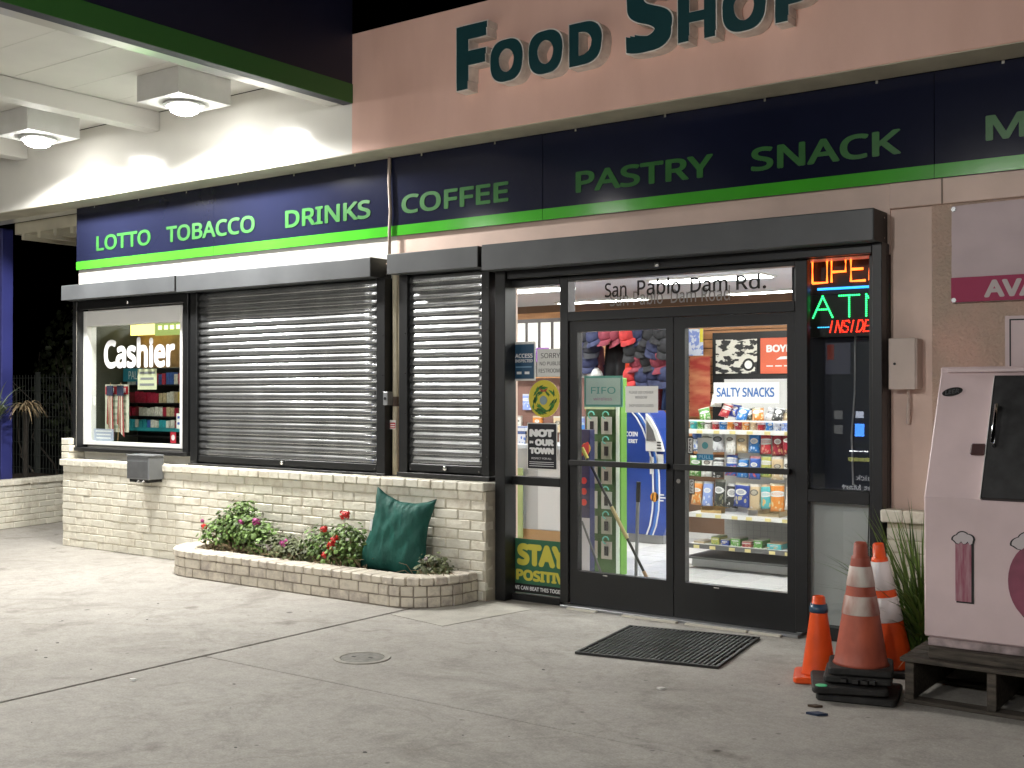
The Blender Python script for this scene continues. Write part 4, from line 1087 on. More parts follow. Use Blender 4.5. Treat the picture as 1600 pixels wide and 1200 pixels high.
build('emblem', M().prism_y([(-5.09,1.05),(-5.06,1.09),(-5.065,1.12),(-5.03,1.16),(-4.98,1.185),(-4.968,1.17),(-4.97,1.09),(-4.99,1.06),(-5.015,1.085),(-5.04,1.06),(-5.06,1.035)], .8905,.8935), mat('emblem_red', (.5,.03,.02), .5), cl)
for k in range(3): build('red_mark', M().disc_y(-5.02,.894,.86-.09*k,.028,12,.003), MATS['emblem_red'], cl)
km = thing('bitcoin_kiosk', 'blue bitcoin kiosk with a slanted grey screen side', 'kiosk', (-5.8,3.5,0))
KB = mat('kiosk_blue', (.02,.06,.30), .35, var=.3, vs=1.5)
edge = [(-5.84,1.40),(-5.77,1.33),(-5.70,1.22),(-5.64,1.08),(-5.60,.92),(-5.575,.74),(-5.57,.55),(-5.58,.36),(-5.61,.20),(-5.65,.10)]
build('front', M().prism_y([(-6.12,.10),(-6.12,1.40)]+edge, 3.42,3.80), KB, km, bevel=.006)
build('base', M().box(-6.08,-5.66,3.45,3.78,0.005,.098), mat('kiosk_base', (.3,.3,.3), .5), km)
for off, wd_, m_ in ((.20,.016,WHITEINK),(.155,.03,mat('kiosk_lightblue',(.05,.17,.55),.4)),(.125,.014,WHITEINK)):
    build('curved_band', M().prism_y([(x-off,z) for x,z in edge]+[(x-off+wd_,z) for x,z in edge][::-1], 3.412,3.4195), m_, km)
build('screen_housing', M().prism_y([(-5.83,.98),(-5.615,.98),(-5.645,1.08),(-5.705,1.22),(-5.775,1.33),(-5.83,1.38)], 3.37,3.4115), mat('kiosk_white', (.62,.62,.60), .4), km, bevel=.006)
build('screen', M().prism_y([(-5.815,1.09),(-5.70,1.09),(-5.735,1.20),(-5.815,1.31)], 3.365,3.3695), mat('kiosk_screen', (.12,.12,.12), .2), km)
for zz in (1.01,1.04,1.07): build('button', M().box(-5.69,-5.645,3.365,3.3695,zz,zz+.012), BLACK, km)
txt('COIN', -6.10,-5.95, 1.13,1.18, 3.4185, WHITEINK, km, bold=.02, ext=.001); txt('ERET', -6.06,-5.95, 1.06,1.10, 3.4185, WHITEINK, km, bold=.02, ext=.001)
build('coin', M().disc_y(-5.745,3.412,.50,.05,20,.004), mat('coin_orange', (.75,.30,.03), .4), km)
for k, wd in enumerate((.09,.12,.08)): build('print_line', M().box(-5.69,-5.69+wd*.6,3.416,3.4185,.52-.03*k,.535-.03*k), WHITEINK, km)
build('slot_card', M().box(-5.80,-5.755,3.412,3.416,.74,.92), WHITEINK, km); build('slot_card', M().box(-5.72,-5.64,3.412,3.416,.80,.95), WHITEINK, km)
# poles leaning inside the door
pb = thing('broom_pole', 'black and yellow broom pole leaning inside the left door', 'broom', (-4.06,.2,.02))
p0, p1 = Vector((-3.93,.24,.02)), Vector((-4.62,.24,1.17))
def seg(a,b): return [tuple(p0.lerp(p1,a)), tuple(p0.lerp(p1,b))]
build('pole', M().tube(seg(0,1), .0105, 10), BLACK, pb); build('grip', M().tube(seg(.42,.62), .0145, 10), mat('grip_yellow', (.5,.40,.16), .5), pb); build('grip', M().tube(seg(.93,1), .0145, 10), mat('grip_lime', (.6,.55,.1), .5), pb)
build('tip', M().tube(seg(.16,.22), .0135, 10), mat('grip_wood', (.45,.28,.14), .5), pb)
pb = thing('squeegee_pole', 'grey metal squeegee pole standing inside the left door', 'squeegee', (-4.16,.26,.02))
build('pole', M().tube([(-4.165,.26,.02),(-4.14,.26,.80)], .0135, 10), ZINC, pb); build('grip', M().tube([(-4.14,.26,.78),(-4.135,.26,.93)], .0165, 10), BLACK, pb)
pb = thing('mop_pole', 'thin grey pole leaning low behind the left door', 'mop', (-4.6,.4,.02))
build('pole', M().tube([(-4.40,.3,.02),(-4.66,.3,.60)], .0085, 8), mat('pole_grey', (.12,.12,.12), .5), pb)
# counter seen through the left sidelight
ct = thing('shop_counter', 'light grey shop counter behind the left sidelight', 'counter', (-5.9,1.6,0))
build('front', M().box(-7.4,-5.42,1.45,1.9,.05,1.08), mat('counter_grey', (.45,.47,.49), .4, var=.1, vs=2), ct, bevel=.004)
build('top', M().box(-7.45,-5.38,1.40,1.95,1.082,1.12), mat('counter_top', (.55,.60,.66), .3), ct, bevel=.004)
build('wood_strip', M().box(-7.4,-5.42,1.444,1.4495,.22,.34), mat('counter_wood', (.35,.2,.07), .5), ct)
build('green_post', M().box(-6.12,-6.0,1.38,1.3995,.26,.9), mat('counter_lime', (.35,.42,.18), .5), ct)
build('panel', M().box(-5.86,-5.5,1.436,1.4435,.35,.98), mat('counter_pale', (.58,.60,.62), .4), ct)
for i,(x,wd,c,h) in enumerate(((-6.1,.10,'white and blue',.16),(-5.98,.10,'tan',.13),(-5.87,.09,'white',.15),(-5.62,.10,'silver',.10),(-5.50,.08,'blue',.2))):
    mb = M().box(x-wd/2,x+wd/2,1.5,1.6,1.121,1.121+h)
    solo('counter_box', mb, bmat(c), f'{c} small carton on the shop counter, {ORD[i]} from left', 'carton', (x,1.55,1.121), 'cartons on the counter', bevel=.002)
wl = thing('paper_board', 'dark board with white sheets hung above the counter', 'board', (-6,2.2,1.8))
build('board', M().box(-7.2,-5.88,2.20,2.22,1.75,2.33), mat('board_dark', (.06,.05,.05), .6), wl)
for i in range(5):
    x0 = -6.66+.155*i
    build('sheet', M().box(x0,x0+.12,2.192,2.197,2.0+jit(.03),2.29), PAPER, wl)
build('blue_card', M().box(-6.55,-6.41,2.185,2.19,1.92,2.06), mat('card_blue', (.05,.25,.5), .5), wl); build('purple_card', M().box(-6.40,-6.25,2.185,2.19,1.90,2.04), mat('card_purple', (.25,.08,.35), .5), wl)
cb_ = thing('counter_cabinet', 'brown shelf of packages beyond the counter', 'shelf', (-6.6,2.4,0))
build('case', M().box(-7.4,-5.7,2.3,2.6,.9,1.74), mat('brown_case', (.18,.09,.07), .6), cb_)
for i in range(10):
    build('package', M().box(-7.0+.125*i,-6.9+.125*i,2.27,2.2995,1.2+.22*(i%2),1.36+.22*(i%2)), bmat(['white and blue','tan','white','pale blue','orange'][i%5]), cb_)
# ------------------------------------------------------------------ planting in the brick bed
LEAF = mat('geranium_leaf', (.13,.215,.055), .5, island=.6, spec=.35)
LEAF_D = mat('dull_leaf', (.12,.14,.06), .6, island=.55)
STEM = mat('dry_stem', (.22,.16,.09), .8, island=.4)
PETR = mat('red_petal', (.62,.025,.02), .5, island=.3); PETP = mat('pink_petal', (.55,.10,.32), .5, island=.3); PETW = mat('pale_petal', (.60,.52,.52), .5, island=.2)
def leaf(mb, p, s, nrm, n=6):
    a = nrm.orthogonal().normalized(); a = Matrix.Rotation(random.uniform(0,6.28), 3, nrm) @ a; b = nrm.cross(a)
    vs = [p + nrm*s*.18]
    for k in range(n):
        t = 2*math.pi*k/n; r = s*(.75+.35*random.random())
        vs.append(p + a*math.cos(t)*r + b*math.sin(t)*r*.85)
    mb.add(vs, [(0,1+k,1+(k+1) % n) for k in range(n)])
def plant(name, label, cx, cy, z0, blobs, flowers, cat='plant', nleaf=900, ls=.0195, lm=None, nstem=40, dry=0.):
    """blobs: (dx, dy, dz, rx, ry, rz) leaf clouds; flowers: (dx, dy, dz, r, material, pale)"""
    t = thing(name, label, cat, (cx,cy,z0), 'plants in the brick planter')
    lf = M(); st = M()
    vol = [b[3]*b[4]*b[5] for b in blobs]
    for _ in range(nleaf):
        b = random.choices(blobs, vol)[0]
        while True:
            u = Vector((jit(1),jit(1),jit(1)))
            if .3 < u.length < 1: break
        u = u*random.choice((1,1,1,1.12,1.3)); p = Vector((cx+b[0]+u.x*b[3], cy+b[1]+u.y*b[4], z0+b[2]+u.z*b[5]))
        if p.z < z0+.01 or p.y > -.26: continue
        nrm = (u*.6 + Vector((jit(.7),jit(.7)-.25,.7))).normalized()
        leaf(lf, p, ls*random.uniform(.6,1.35), nrm)
    for _ in range(nstem):
        b = random.choices(blobs, vol)[0]
        e = Vector((cx+b[0]+jit(.8)*b[3], min(-.27, cy+b[1]+jit(.8)*b[4]), z0+b[2]+jit(.7)*b[5]))
        s0 = Vector((cx+b[0]*.7+jit(.06), min(-.28, cy+jit(.05)), z0+.002))
        mid = s0.lerp(e,.5)+Vector((jit(.03),jit(.03),jit(.02)))
        st.tube([s0,mid,e], [.005,.004,.002], 5)
    for _ in range(int(nstem*dry)):                       # dead stalks drooping at the foot
        s0 = Vector((cx+random.choice(blobs)[0]+jit(.15), cy-.05+jit(.08), z0+.01)); e = s0+Vector((jit(.16),-.05+jit(.07),random.uniform(0,.11)))
        st.tube([s0, s0.lerp(e,.5)+Vector((0,0,.035)), e], [.004,.003,.0015], 4)
    build('foliage', lf, lm or LEAF, t, fix=False)
    build('stems', st, STEM, t)
    for dx,dy,dz,r,m_ in flowers:
        fl = M(); c = Vector((cx+dx,cy+dy,z0+dz))
        for _ in range(46):
            u = Vector((jit(1),jit(1),jit(1)*.8)).normalized()
            leaf(fl, c+u*r*random.uniform(.55,1), r*.42, (u+Vector((jit(.4),jit(.4),jit(.4)))).normalized(), 5)
        f_ = build('flower', fl, m_, t, fix=False)
        build('flower_stalk', M().tube([(cx+dx*.8,cy+dy*.6,z0+dz*.45),tuple(c)], .003, 5), STEM, f_)
plant('geranium', 'tall leafy geranium with pink blooms at the left end of the planter', -7.68,-.48,.18,
      [(-.02,0,.25,.24,.15,.15),(-.26,-.03,.16,.17,.14,.13),(.20,-.02,.19,.22,.14,.14),(.0,.02,.39,.13,.10,.10),(-.18,0,.28,.13,.11,.10),(.38,-.03,.10,.14,.11,.09)],
      [(.26,-.06,.31,.036,PETP),(.10,-.09,.30,.028,PETP),(-.42,-.06,.22,.030,PETR),(.33,-.08,.14,.042,PETW),(-.46,-.05,.27,.018,PETP)], nleaf=2300, nstem=150, dry=.9)
plant('geranium', 'straggling middle geranium with a pale pink bloom in the planter', -7.05,-.53,.18,
      [(-.05,0,.11,.22,.13,.11),(.16,-.02,.09,.2,.12,.09)], [(.05,-.08,.17,.036,PETP),(-.12,-.09,.12,.03,PETW)], nleaf=950, nstem=60, dry=1., lm=LEAF_D)
plant('geranium', 'red flowering geranium beside the green bag', -6.50,-.50,.18,
      [(-.18,0,.17,.17,.13,.13),(.10,-.01,.20,.18,.14,.16),(.02,0,.09,.26,.14,.09),(.2,-.05,.12,.1,.1,.1)],
      [(.12,-.03,.43,.044,PETR),(-.10,-.05,.30,.034,PETR),(.06,-.12,.19,.044,PETR),(.10,-.12,.24,.036,PETR),(-.02,-.12,.11,.03,PETR),(-.22,-.05,.26,.028,PETW)], nleaf=1650, nstem=120, dry=.7)
plant('geranium', 'small low shrub at the right end of the planter behind the rim', -5.52,-.47,.18,
      [(0,0,.08,.14,.11,.09),(.07,0,.05,.1,.09,.06)], [(-.02,-.05,.15,.018,PETW)], nleaf=420, nstem=26, dry=.8, lm=LEAF_D)

from mathutils import noise as NZ
# green insulated bag standing in the planter
bag = thing('green_bag', 'dark green padded insulation bag standing upright in the planter', 'bag', (-5.95,-.42,.18))
nx, nz = 44, 48; vs = []; fs = []
def bagpt(u, v, side):
    # u across -1..1, v up 0..1 ; pillow with pinched upper corners, leaning to the wall
    hw = .275 + .012*math.sin(7*v)
    x = u*hw
    vv = v*2-1
    puff = max(0,(1-abs(u)**3.2))**.6*max(0,(1-abs(vv)**5))**.6
    y = side*.085*puff + .012*math.sin(3*u+4*v)*puff + .004*math.sin(9*u-7*v+2*math.sin(6*v))*puff
    top = .60 - .045*(1-abs(u)**2.2)*1.0 + .05*max(0,-u)**1.6 + .015*max(0,u)**4
    pin = .05*(abs(u)**6)
    z = v*(top)
    x *= 1 - .05*math.sin(math.pi*v) - (.02 if v > .9 else 0)
    x += .045*(v) - .02
    crease = .006*math.sin(23*u+5*math.sin(4*u)+3*math.sin(5*v))*math.exp(-((v-.95)/.07)**2) + .007*math.sin(20*v+4*u)*math.exp(-((abs(u)-.85)/.15)**2)
    fold = .016*NZ.noise(Vector((u*2.1+v*1.2, v*1.5, side*3.))) + .009*NZ.noise(Vector((u*6+v*3, v*3.5-u, side*5.+2))) + .004*NZ.noise(Vector((u*15, v*9, side*7.)))
    sag = 1+.05*math.exp(-((v-.12)/.16)**2)
    return (x*sag, y*sag+side*crease+fold*max(.25,puff), z+.006*NZ.noise(Vector((u*4,1.5,v*3))))
for side in (-1,1):
    for j in range(nz+1):
        for i in range(nx+1): vs.append(bagpt(i/nx*2-1, j/nz, side))
n1 = (nx+1)*(nz+1)
for s_ in (0,1):
    for j in range(nz):
        for i in range(nx):
            a = s_*n1+j*(nx+1)+i; q = (a,a+1,a+nx+2,a+nx+1); fs.append(q if s_ == 0 else q[::-1])
me = bpy.data.meshes.new('cover'); me.from_pydata(vs,[],fs)
bm = bmesh.new(); bm.from_mesh(me); bmesh.ops.remove_doubles(bm, verts=bm.verts, dist=1e-3)
rotm = Euler((R(-9), R(4), R(10))).to_matrix()
for v in bm.verts: v.co = rotm @ v.co + Vector((.0,-.02,.0))
bm.to_mesh(me); bm.free()
finish(me, mat('green_cordura', (.014,.10,.078), .62, spec=.3, var=.2, vs=6, bump=.75, bs=9, col2=(.010,.07,.056), stretch=(1.6,1.6,.7), detail=8), True, 0)
o = bpy.data.objects.new('cover', me); COL.objects.link(o); o.parent = bag; OFF[o.name] = Vector((-5.95,-.42,.18))
lab_ = M().box(-.205,-.185,-.108,-.104,.30,.39)
lab_.v = [tuple(rotm @ Vector(v) + Vector((-5.95,-.44,.18))) for v in lab_.v]
build('white_tag', lab_, WHITE_P, bag)

# ------------------------------------------------------------------ rubber mat
mt = thing('rubber_mat', 'black slotted rubber mat on the concrete before the doors', 'mat', (-3.31,-.79,0))
c0 = Vector((-3.31,-.79)); ux = Vector((.86,.16)).normalized(); uy = Vector((-.14,.90)).normalized()
HX, HY = .445, .455
def mp(a,b,z): p = c0+ux*a+uy*b; return (p.x,p.y,z)
def mbox(mb,a0,a1,b0,b1,z0,z1):
    mb.add([mp(a0,b0,z0),mp(a1,b0,z0),mp(a1,b1,z0),mp(a0,b1,z0),mp(a0,b0,z1),mp(a1,b0,z1),mp(a1,b1,z1),mp(a0,b1,z1)],
           [(3,2,1,0),(4,5,6,7),(0,1,5,4),(1,2,6,5),(2,3,7,6),(3,0,4,7)])
rim = M()
mbox(rim,-HX,HX,-HY,-HY+.018,.001,.016); mbox(rim,-HX,HX,HY-.018,HY,.001,.016); mbox(rim,-HX,-HX+.016,-HY+.018,HY-.018,.001,.016); mbox(rim,HX-.016,HX,-HY+.018,HY-.018,.001,.016)
build('rim', rim, RUBBER, mt)
for k in range(1,29):
    a = -HX+.016+(2*HX-.032)*k/29; s_ = M(); mbox(s_,a-.0065,a+.0065,-HY+.019,HY-.019,.001,.0155)
    build('rib', s_, RUBBER, mt)
for k in range(1,6):
    b = -HY+2*HY*k/6; s_ = M(); mbox(s_,-HX+.017,HX-.017,b-.005,b+.005,.001,.0125); build('cross_rib', s_, RUBBER, mt)

# ------------------------------------------------------------------ traffic cones
OR_N = mat('cone_orange', (.75,.085,.012), .35, var=.12, vs=8, spec=.4); OR_F = mat('cone_faded', (.46,.10,.05), .55, var=.25, vs=6, col2=(.24,.05,.032), stretch=(1,1,.5))
COLW = mat('cone_collar', (.68,.66,.66), .3, var=.12, vs=8); COLF = mat('cone_collar_worn', (.66,.61,.55), .5, var=.1, vs=9, col2=(.34,.11,.08), stretch=(1,1,.4))
BASEB = mat('cone_base_black', (.018,.017,.016), .7, var=.5, vs=12, bump=.3, bs=30)
def rsq(c, half, ang, r=.03):
    pts = []
    for q, (sx,sy) in enumerate(((1,1),(-1,1),(-1,-1),(1,-1))):
        for k in range(4):
            t = math.pi/2*(q+k/3); p = Vector((sx*(half-r)+r*math.cos(t), sy*(half-r)+r*math.sin(t)))
            p = Matrix.Rotation(ang,2) @ p; pts.append((c[0]+p.x,c[1]+p.y))
    return pts
def cone(label, c, zb, h, rb, rt, body, bands, base_half, base_m, ang, tilt=(0,0), base_h=.035, tape=None):
    t = thing('traffic_cone', label, 'traffic cone', (c[0],c[1],zb), 'traffic cones by the freezer')
    t.rotation_euler = (tilt[0],tilt[1],0)
    rad = lambda f: rb+(rt-rb)*f
    prof = [(rb*1.06,base_h),(rb,base_h+.012)]+[(rad(f), base_h+.012+(h-.012)*f) for f in (.1,.2,.3,.4,.5,.6,.7,.8,.86,.88)]
    prof += [(rt*1.02+.004, base_h+.012+(h-.012)*.885),(rt*1.0,base_h+h*.985),(rt*.8,base_h+h),(rt*.6,base_h+h*.985),(rt*.55,base_h+h*.93)]
    build('body', M().lathe([(r,z+zb) for r,z in prof], 32, c), body, t, smooth=True)
    for f0,f1,m_ in bands:
        build('collar', M().lathe([(rad(f0)+.0015,zb+base_h+.012+(h-.012)*f0),(rad(f0)+.003,zb+base_h+.012+(h-.012)*f0+.002),(rad(f1)+.003,zb+base_h+.012+(h-.012)*f1-.002),(rad(f1)+.0015,zb+base_h+.012+(h-.012)*f1)], 32, c), m_, t, smooth=True)
    if tape: build('tape', M().lathe([(rad(.78)+.004,zb+base_h+h*.79),(rad(.83)+.008,zb+base_h+h*.83),(rad(.90)+.005,zb+base_h+h*.9)], 20, c), tape, t, smooth=True)
    if base_half: build('base', M().prism_z(rsq(c,base_half,ang), zb+.001, zb+base_h), base_m, t, bevel=.006)
    return t
cone('small bright orange cone with blue tape round its tip', (-2.245,-1.045), 0, .43, .092, .034, OR_N, [], .135, OR_N, .35, tape=mat('blue_tape', (.02,.06,.11), .3))
stk2 = thing('cone_base_stack', 'pile of dirty black rubber cone bases under the faded cone', 'cone bases', (-1.955,-1.21,0))
for k in range(3):
    bb_ = build('rubber_base', M().prism_z(rsq((-1.955-[.0,.035,.0][k]+.01*jit(1),-1.21-[.03,.06,.0][k]), [.2,.19,.172][k], .30+[-.08,.1,0][k], .025), .002+.043*k, .036+.043*k), BASEB, stk2, bevel=.007)
    for q in range(6):
        a = random.uniform(3.6,5.4); build('tab', M().box(-1.955+.2*math.cos(a)-.015,-1.955+.2*math.cos(a)+.015,-1.21+.19*math.sin(a)-.012,-1.21+.19*math.sin(a)+.012,.012+.043*k,.030+.043*k), BASEB, bb_)
build('green_dot', M().lathe([(.03,.0795),(.03,.0815),(.001,.082)], 18, (-2.07,-1.465)), mat('green_reflector', (.05,.55,.25), .4), stk2)
cone('large faded red cone with two peeling white collars', (-1.955,-1.20), .126, .64, .137, .034, OR_F, [(.40,.555,COLF),(.635,.80,COLF)], .165, BASEB, .32)
cone('large glossy orange cone with two clean white collars beside the grass', (-1.99,-.62), .0, .70, .135, .032, OR_N, [(.36,.56,COLW),(.62,.85,COLW)], .17, BASEB, .2, tilt=(R(3),R(-4)))

# ------------------------------------------------------------------ ice freezer on its pallets
pa = thing('wooden_pallet', 'weathered wooden pallet frame under the pink freezer', 'pallet', (-.7,-.75,0))
for a,b2 in ((-1.20,-1.105),(-.70,-.62),(-.22,-.13)):
    build('bottom_board', M().box(-1.72,.5,a-.05,b2-.05,.002,.022), WOODOLD, pa, bevel=.003)
for x in (-1.71,-1.31,-.85,-.4,.1,.44):
    build('stringer', M().box(x,x+.045,-1.245,-.15,.0225,.215), WOODOLD, pa, bevel=.003)
for k in range(9):
    y0 = -1.27+.125*k; build('top_board', M().box(-1.735+jit(.008),.5,y0,y0+.105,.2155,.2375), WOODOLD, pa, bevel=.003)
build('bearer', M().box(-1.60,.5,-1.22,-1.15,.238,.29), WOODOLD, pa, bevel=.004); build('bearer', M().box(-1.60,.5,-.4,-.3,.238,.29), WOODOLD, pa, bevel=.004)
ic = thing('ice_freezer', 'pink slant front ice freezer with snow capped ICE lettering', 'freezer', (-.7,-.8,.29))
PINK = mat('freezer_pink', (.70,.55,.555), .4, var=.12, vs=2.5, bump=.03, bs=12)
YF, YT = -1.15, -.84
body = [(YF,.335),(YF,1.055),(YT,1.70),(YT,1.73),(-.22,1.73),(-.22,.335)]
build('body', M().prism_x(body, -1.64,.45), PINK, ic, bevel=.008)
build('base_trim', M().box(-1.62,.45,YF-.005,-.25,.291,.333), mat('trim_scuffed', (.40,.31,.31), .6, var=.6, vs=9, col2=(.08,.07,.065)), ic, bevel=.004)
def onslant(x, s, d):      # s metres up the slope from the fold, d metres out of the face
    L = math.hypot(YT-YF, 1.70-1.055); uy_, uz_ = (YT-YF)/L, (1.70-1.055)/L
    return (x, YF+uy_*s-uz_*d, 1.055+uz_*s+uy_*d)
def slantbox(x0,x1,s0,s1,d0,d1):
    return M().add([onslant(x0,s0,d0),onslant(x1,s0,d0),onslant(x1,s1,d0),onslant(x0,s1,d0),onslant(x0,s0,d1),onslant(x1,s0,d1),onslant(x1,s1,d1),onslant(x0,s1,d1)],
                   [(0,1,2,3),(7,6,5,4),(0,4,5,1),(1,5,6,2),(2,6,7,3),(3,7,4,0)])
dr_ = build('door', slantbox(-1.352,-.55,-.005,.68,.002,.035), mat('freezer_door_black', (.02,.02,.021), .5, var=.6, vs=14), ic, bevel=.004)
build('door_edge', slantbox(-1.3555,-1.3525,-.005,.68,.001,.036), mat('door_edge_white', (.75,.74,.72), .3), dr_)
h0, h1 = onslant(-1.315,.28,.036), onslant(-1.315,.49,.036)
a_, b3 = onslant(-1.315,.28,.075), onslant(-1.315,.49,.075)
build('handle', M().tube([h0,a_,tuple(Vector(a_).lerp(Vector(b3),.5)),b3,h1], [.012,.011,.009,.011,.012], 10), CHROME, dr_, smooth=True)
latch = slantbox(-1.435,-1.36,.235,.30,.0025,.02); build('latch', latch, mat('latch_brown', (.06,.025,.025), .4), ic, bevel=.008)
build('top_lip', M().box(-1.60,.45,YT-.02,YT-.001,1.700,1.722), PINK, ic, bevel=.004)
bd = M(); 
for k in range(24):
    t_ = 2*math.pi*k/24
bdg = [onslant(-1.565+.052*math.cos(2*math.pi*k/24), .60+.025*math.sin(2*math.pi*k/24)+.01*math.cos(2*math.pi*k/24), .003) for k in range(24)]
bd.add(bdg+[tuple(Vector(p)+Vector((0,.003,-.001))) for p in bdg], [tuple(range(24))]+[(k,k+24,(k+1)%24+24,(k+1)%24) for k in range(24)])
bg_ = build('badge', bd, BLACK, ic)
txt('LEER', -1.60,-1.53, .588,.612, 0, ZINC, bg_, bold=.02, ext=.0, place=lambda c: Vector(onslant(c.x, c.z+.01*(c.x+1.565)/.052, .0045)))
def snowcap(cx, cz, w_, yy):
    pts = []
    for k in range(33):
        t_ = math.pi*k/32; r = .86+.16*abs(math.cos(2.5*t_-.4)); pts.append((cx-w_*math.cos(t_)*r*1.05, cz+w_*.85*math.sin(t_)*r))
    for k in range(9): pts.append((cx+w_*.92-1.84*w_*k/8, cz-.014-.010*math.sin(k*2.2)))
    return pts
SNOW = mat('snow_print', (.56,.50,.51), .5)
ICEP = mat('ice_letter_plum', (.23,.05,.085), .5, var=.5, vs=30, col2=(.42,.24,.27), stretch=(3,1,.3))
ICEC = mat('ice_letter_round', (.27,.065,.11), .5, var=.25, vs=12)
lt = build('letter_shadow', M().box(-1.478,-1.392,YF-.0035,YF-.0015,.525,.832), BLACKINK, ic)
build('letter', M().box(-1.482,-1.404,YF-.0055,YF-.0037,.533,.83), ICEP, lt)
build('letter_cap', M().prism_y([(x,z) for x,z in snowcap(-1.442,.842,.056,0)], YF-.0075,YF-.0045), BLACKINK, lt); build('letter_cap', M().prism_y([(x,z) for x,z in snowcap(-1.442,.844,.047,0)], YF-.0095,YF-.0077), SNOW, lt)
cx_, cz_ = -1.08, .66
ring_ = []
def carc(r, a0, a1, n=26): return [(cx_+r*.75*math.cos(a0+(a1-a0)*k/n), cz_+r*math.sin(a0+(a1-a0)*k/n)) for k in range(n+1)]
A0, A1 = R(42), R(318)
lc = build('letter_shadow', M().prism_y([(x+.012,z-.008) for x,z in carc(.205,A0,A1)+carc(.085,A1,A0)], YF-.0035,YF-.0015), BLACKINK, ic)
build('letter', M().prism_y(carc(.20,A0,A1)+carc(.088,A1,A0), YF-.0055,YF-.0037), ICEC, lc)
build('letter_cap', M().prism_y(snowcap(-1.13,.835,.085,0), YF-.0075,YF-.0045), BLACKINK, lc); build('letter_cap', M().prism_y(snowcap(-1.13,.838,.076,0), YF-.0095,YF-.0077), SNOW, lc)
le = build('letter_shadow', M().prism_y([(-.775,.52),(-.60,.52),(-.60,.83),(-.775,.83)], YF-.0035,YF-.0015), BLACKINK, ic)
build('letter', M().prism_y([(-.79,.53),(-.62,.53),(-.62,.595),(-.72,.595),(-.72,.65),(-.65,.65),(-.65,.71),(-.72,.71),(-.72,.77),(-.62,.77),(-.62,.835),(-.79,.835)], YF-.0055,YF-.0037), ICEC, le)
build('letter_cap', M().prism_y(snowcap(-.705,.842,.09,0), YF-.0075,YF-.0045), PINK, le)

# wall items at right
bn = thing('ice_banner', 'pink fabric banner with magenta band and white AVA lettering on the stucco', 'banner', (-.8,-.02,2.13))
gx, gz = 26, 12; vs=[]; fs=[]
for j in range(gz+1):
    for i in range(gx+1):
        u, v = i/gx, j/gz; x = -1.80+2.2*u; z = 2.135+.585*v
        sag = .012*math.exp(-((u-.0)/.35)**2)*math.sin(9*(u*.8+v)+1.5)*(1-abs(2*v-1)**3) + .004*math.sin(22*u+7*v)
        vs.append((x,-.022-abs(sag),z+.006*math.sin(u*9)*v))
n1=len(vs); vs += [(x,y+.004,z) for x,y,z in vs]
for j in range(gz):
    for i in range(gx):
        a=j*(gx+1)+i; fs.append((a,a+1,a+gx+2,a+gx+1)); fs.append((a+n1+gx+1,a+n1+gx+2,a+n1+1,a+n1))
build('cloth', M().add(vs,fs), mat('banner_pink', (.68,.56,.58), .75, var=.06, vs=5), bn, smooth=True, fix=False)
build('magenta_band', M().box(-1.80,.4,-.0405,-.0385,2.137,2.285), mat('banner_magenta', (.40,.025,.10), .6), bn)
txt('AVAILABLE', -1.61,-.80, 2.158,2.262, -.041, mat('banner_white', (.62,.55,.55), .6), bn, bold=.03, ext=.001)
for x,z in ((-1.785,2.70),(-1.785,2.15)): build('grommet', M().tube([(x,-.036,z),(x,-.043,z)], .014, 14), ZINC, bn)
sg = thing('framed_notice', 'pink notice with a thin black border above the freezer', 'notice', (-1.2,-.01,1.73))
build('board', M().box(-1.50,-.9,-.012,-.002,1.70,2.045), PINK, sg); bo = M()
for b4 in ((-1.475,-.92,2.018,2.026),(-1.475,-.92,1.722,1.73),(-1.475,-1.467,1.73,2.018)): bo.box(b4[0],b4[1],-.0145,-.0122,b4[2],b4[3])
build('border', bo, BLACKINK, sg)
eb = thing('electrical_box', 'pale metal electrical box on the wall beside the entrance', 'electrical box', (-2.08,-.08,1.61))
EBM = mat('ebox_paint', (.58,.48,.42), .45, var=.08, vs=5)
build('case', M().box(-2.155,-1.985,-.10,.0115,1.615,1.925), EBM, eb, bevel=.005); build('cover', M().box(-2.158,-1.995,-.106,-.1005,1.612,1.928), EBM, eb, bevel=.003); build('lock', M().tube([(-2.12,-.106,1.77),(-2.12,-.112,1.77)], .008, 10), BLACK, eb)
build('box_conduit', M().tube([(-2.06,-.03,1.614),(-2.06,-.03,1.5),(-2.07,.0,1.40)], .012, 8), EBM, eb)
# low brick pier at the right of the entrance with a grassy plant
rb = thing('brick_wall', 'low cream brick wall right of the entrance, half hidden by grass', 'brick wall', (-1.5,-.1,0))
build('mortar', M().box(-2.165,1.0,-.112,-.001,0,.80), MORTAR_P, rb)
for c in range(10):
    x = -2.172+(0 if c % 2 else -.12)
    while x < -.9:
        a = max(x,-2.172); b2 = x+.246; x += .246
        inst('brick', random.choice(bm_), rb, ((a+b2)/2,-.122+jit(.002),.0765*(c+.5)), (0,0,jit(.006)), ((b2-a-.009)/.237,1,1))
x = -2.19
while x < -.9:
    inst('cap_brick', random.choice(cbm), rb, (x+.066,-.172,.838+jit(.002)), (0,0,jit(.01)), (1,.55,1.1)); x += .133
gp = thing('grass_plant', 'tall strappy green grass plant between the cones and the freezer', 'grass plant', (-1.86,-.42,0), None)
GR = mat('grass_blade', (.12,.20,.045), .45, island=.6, spec=.4)
bl = M(); dryb = M()
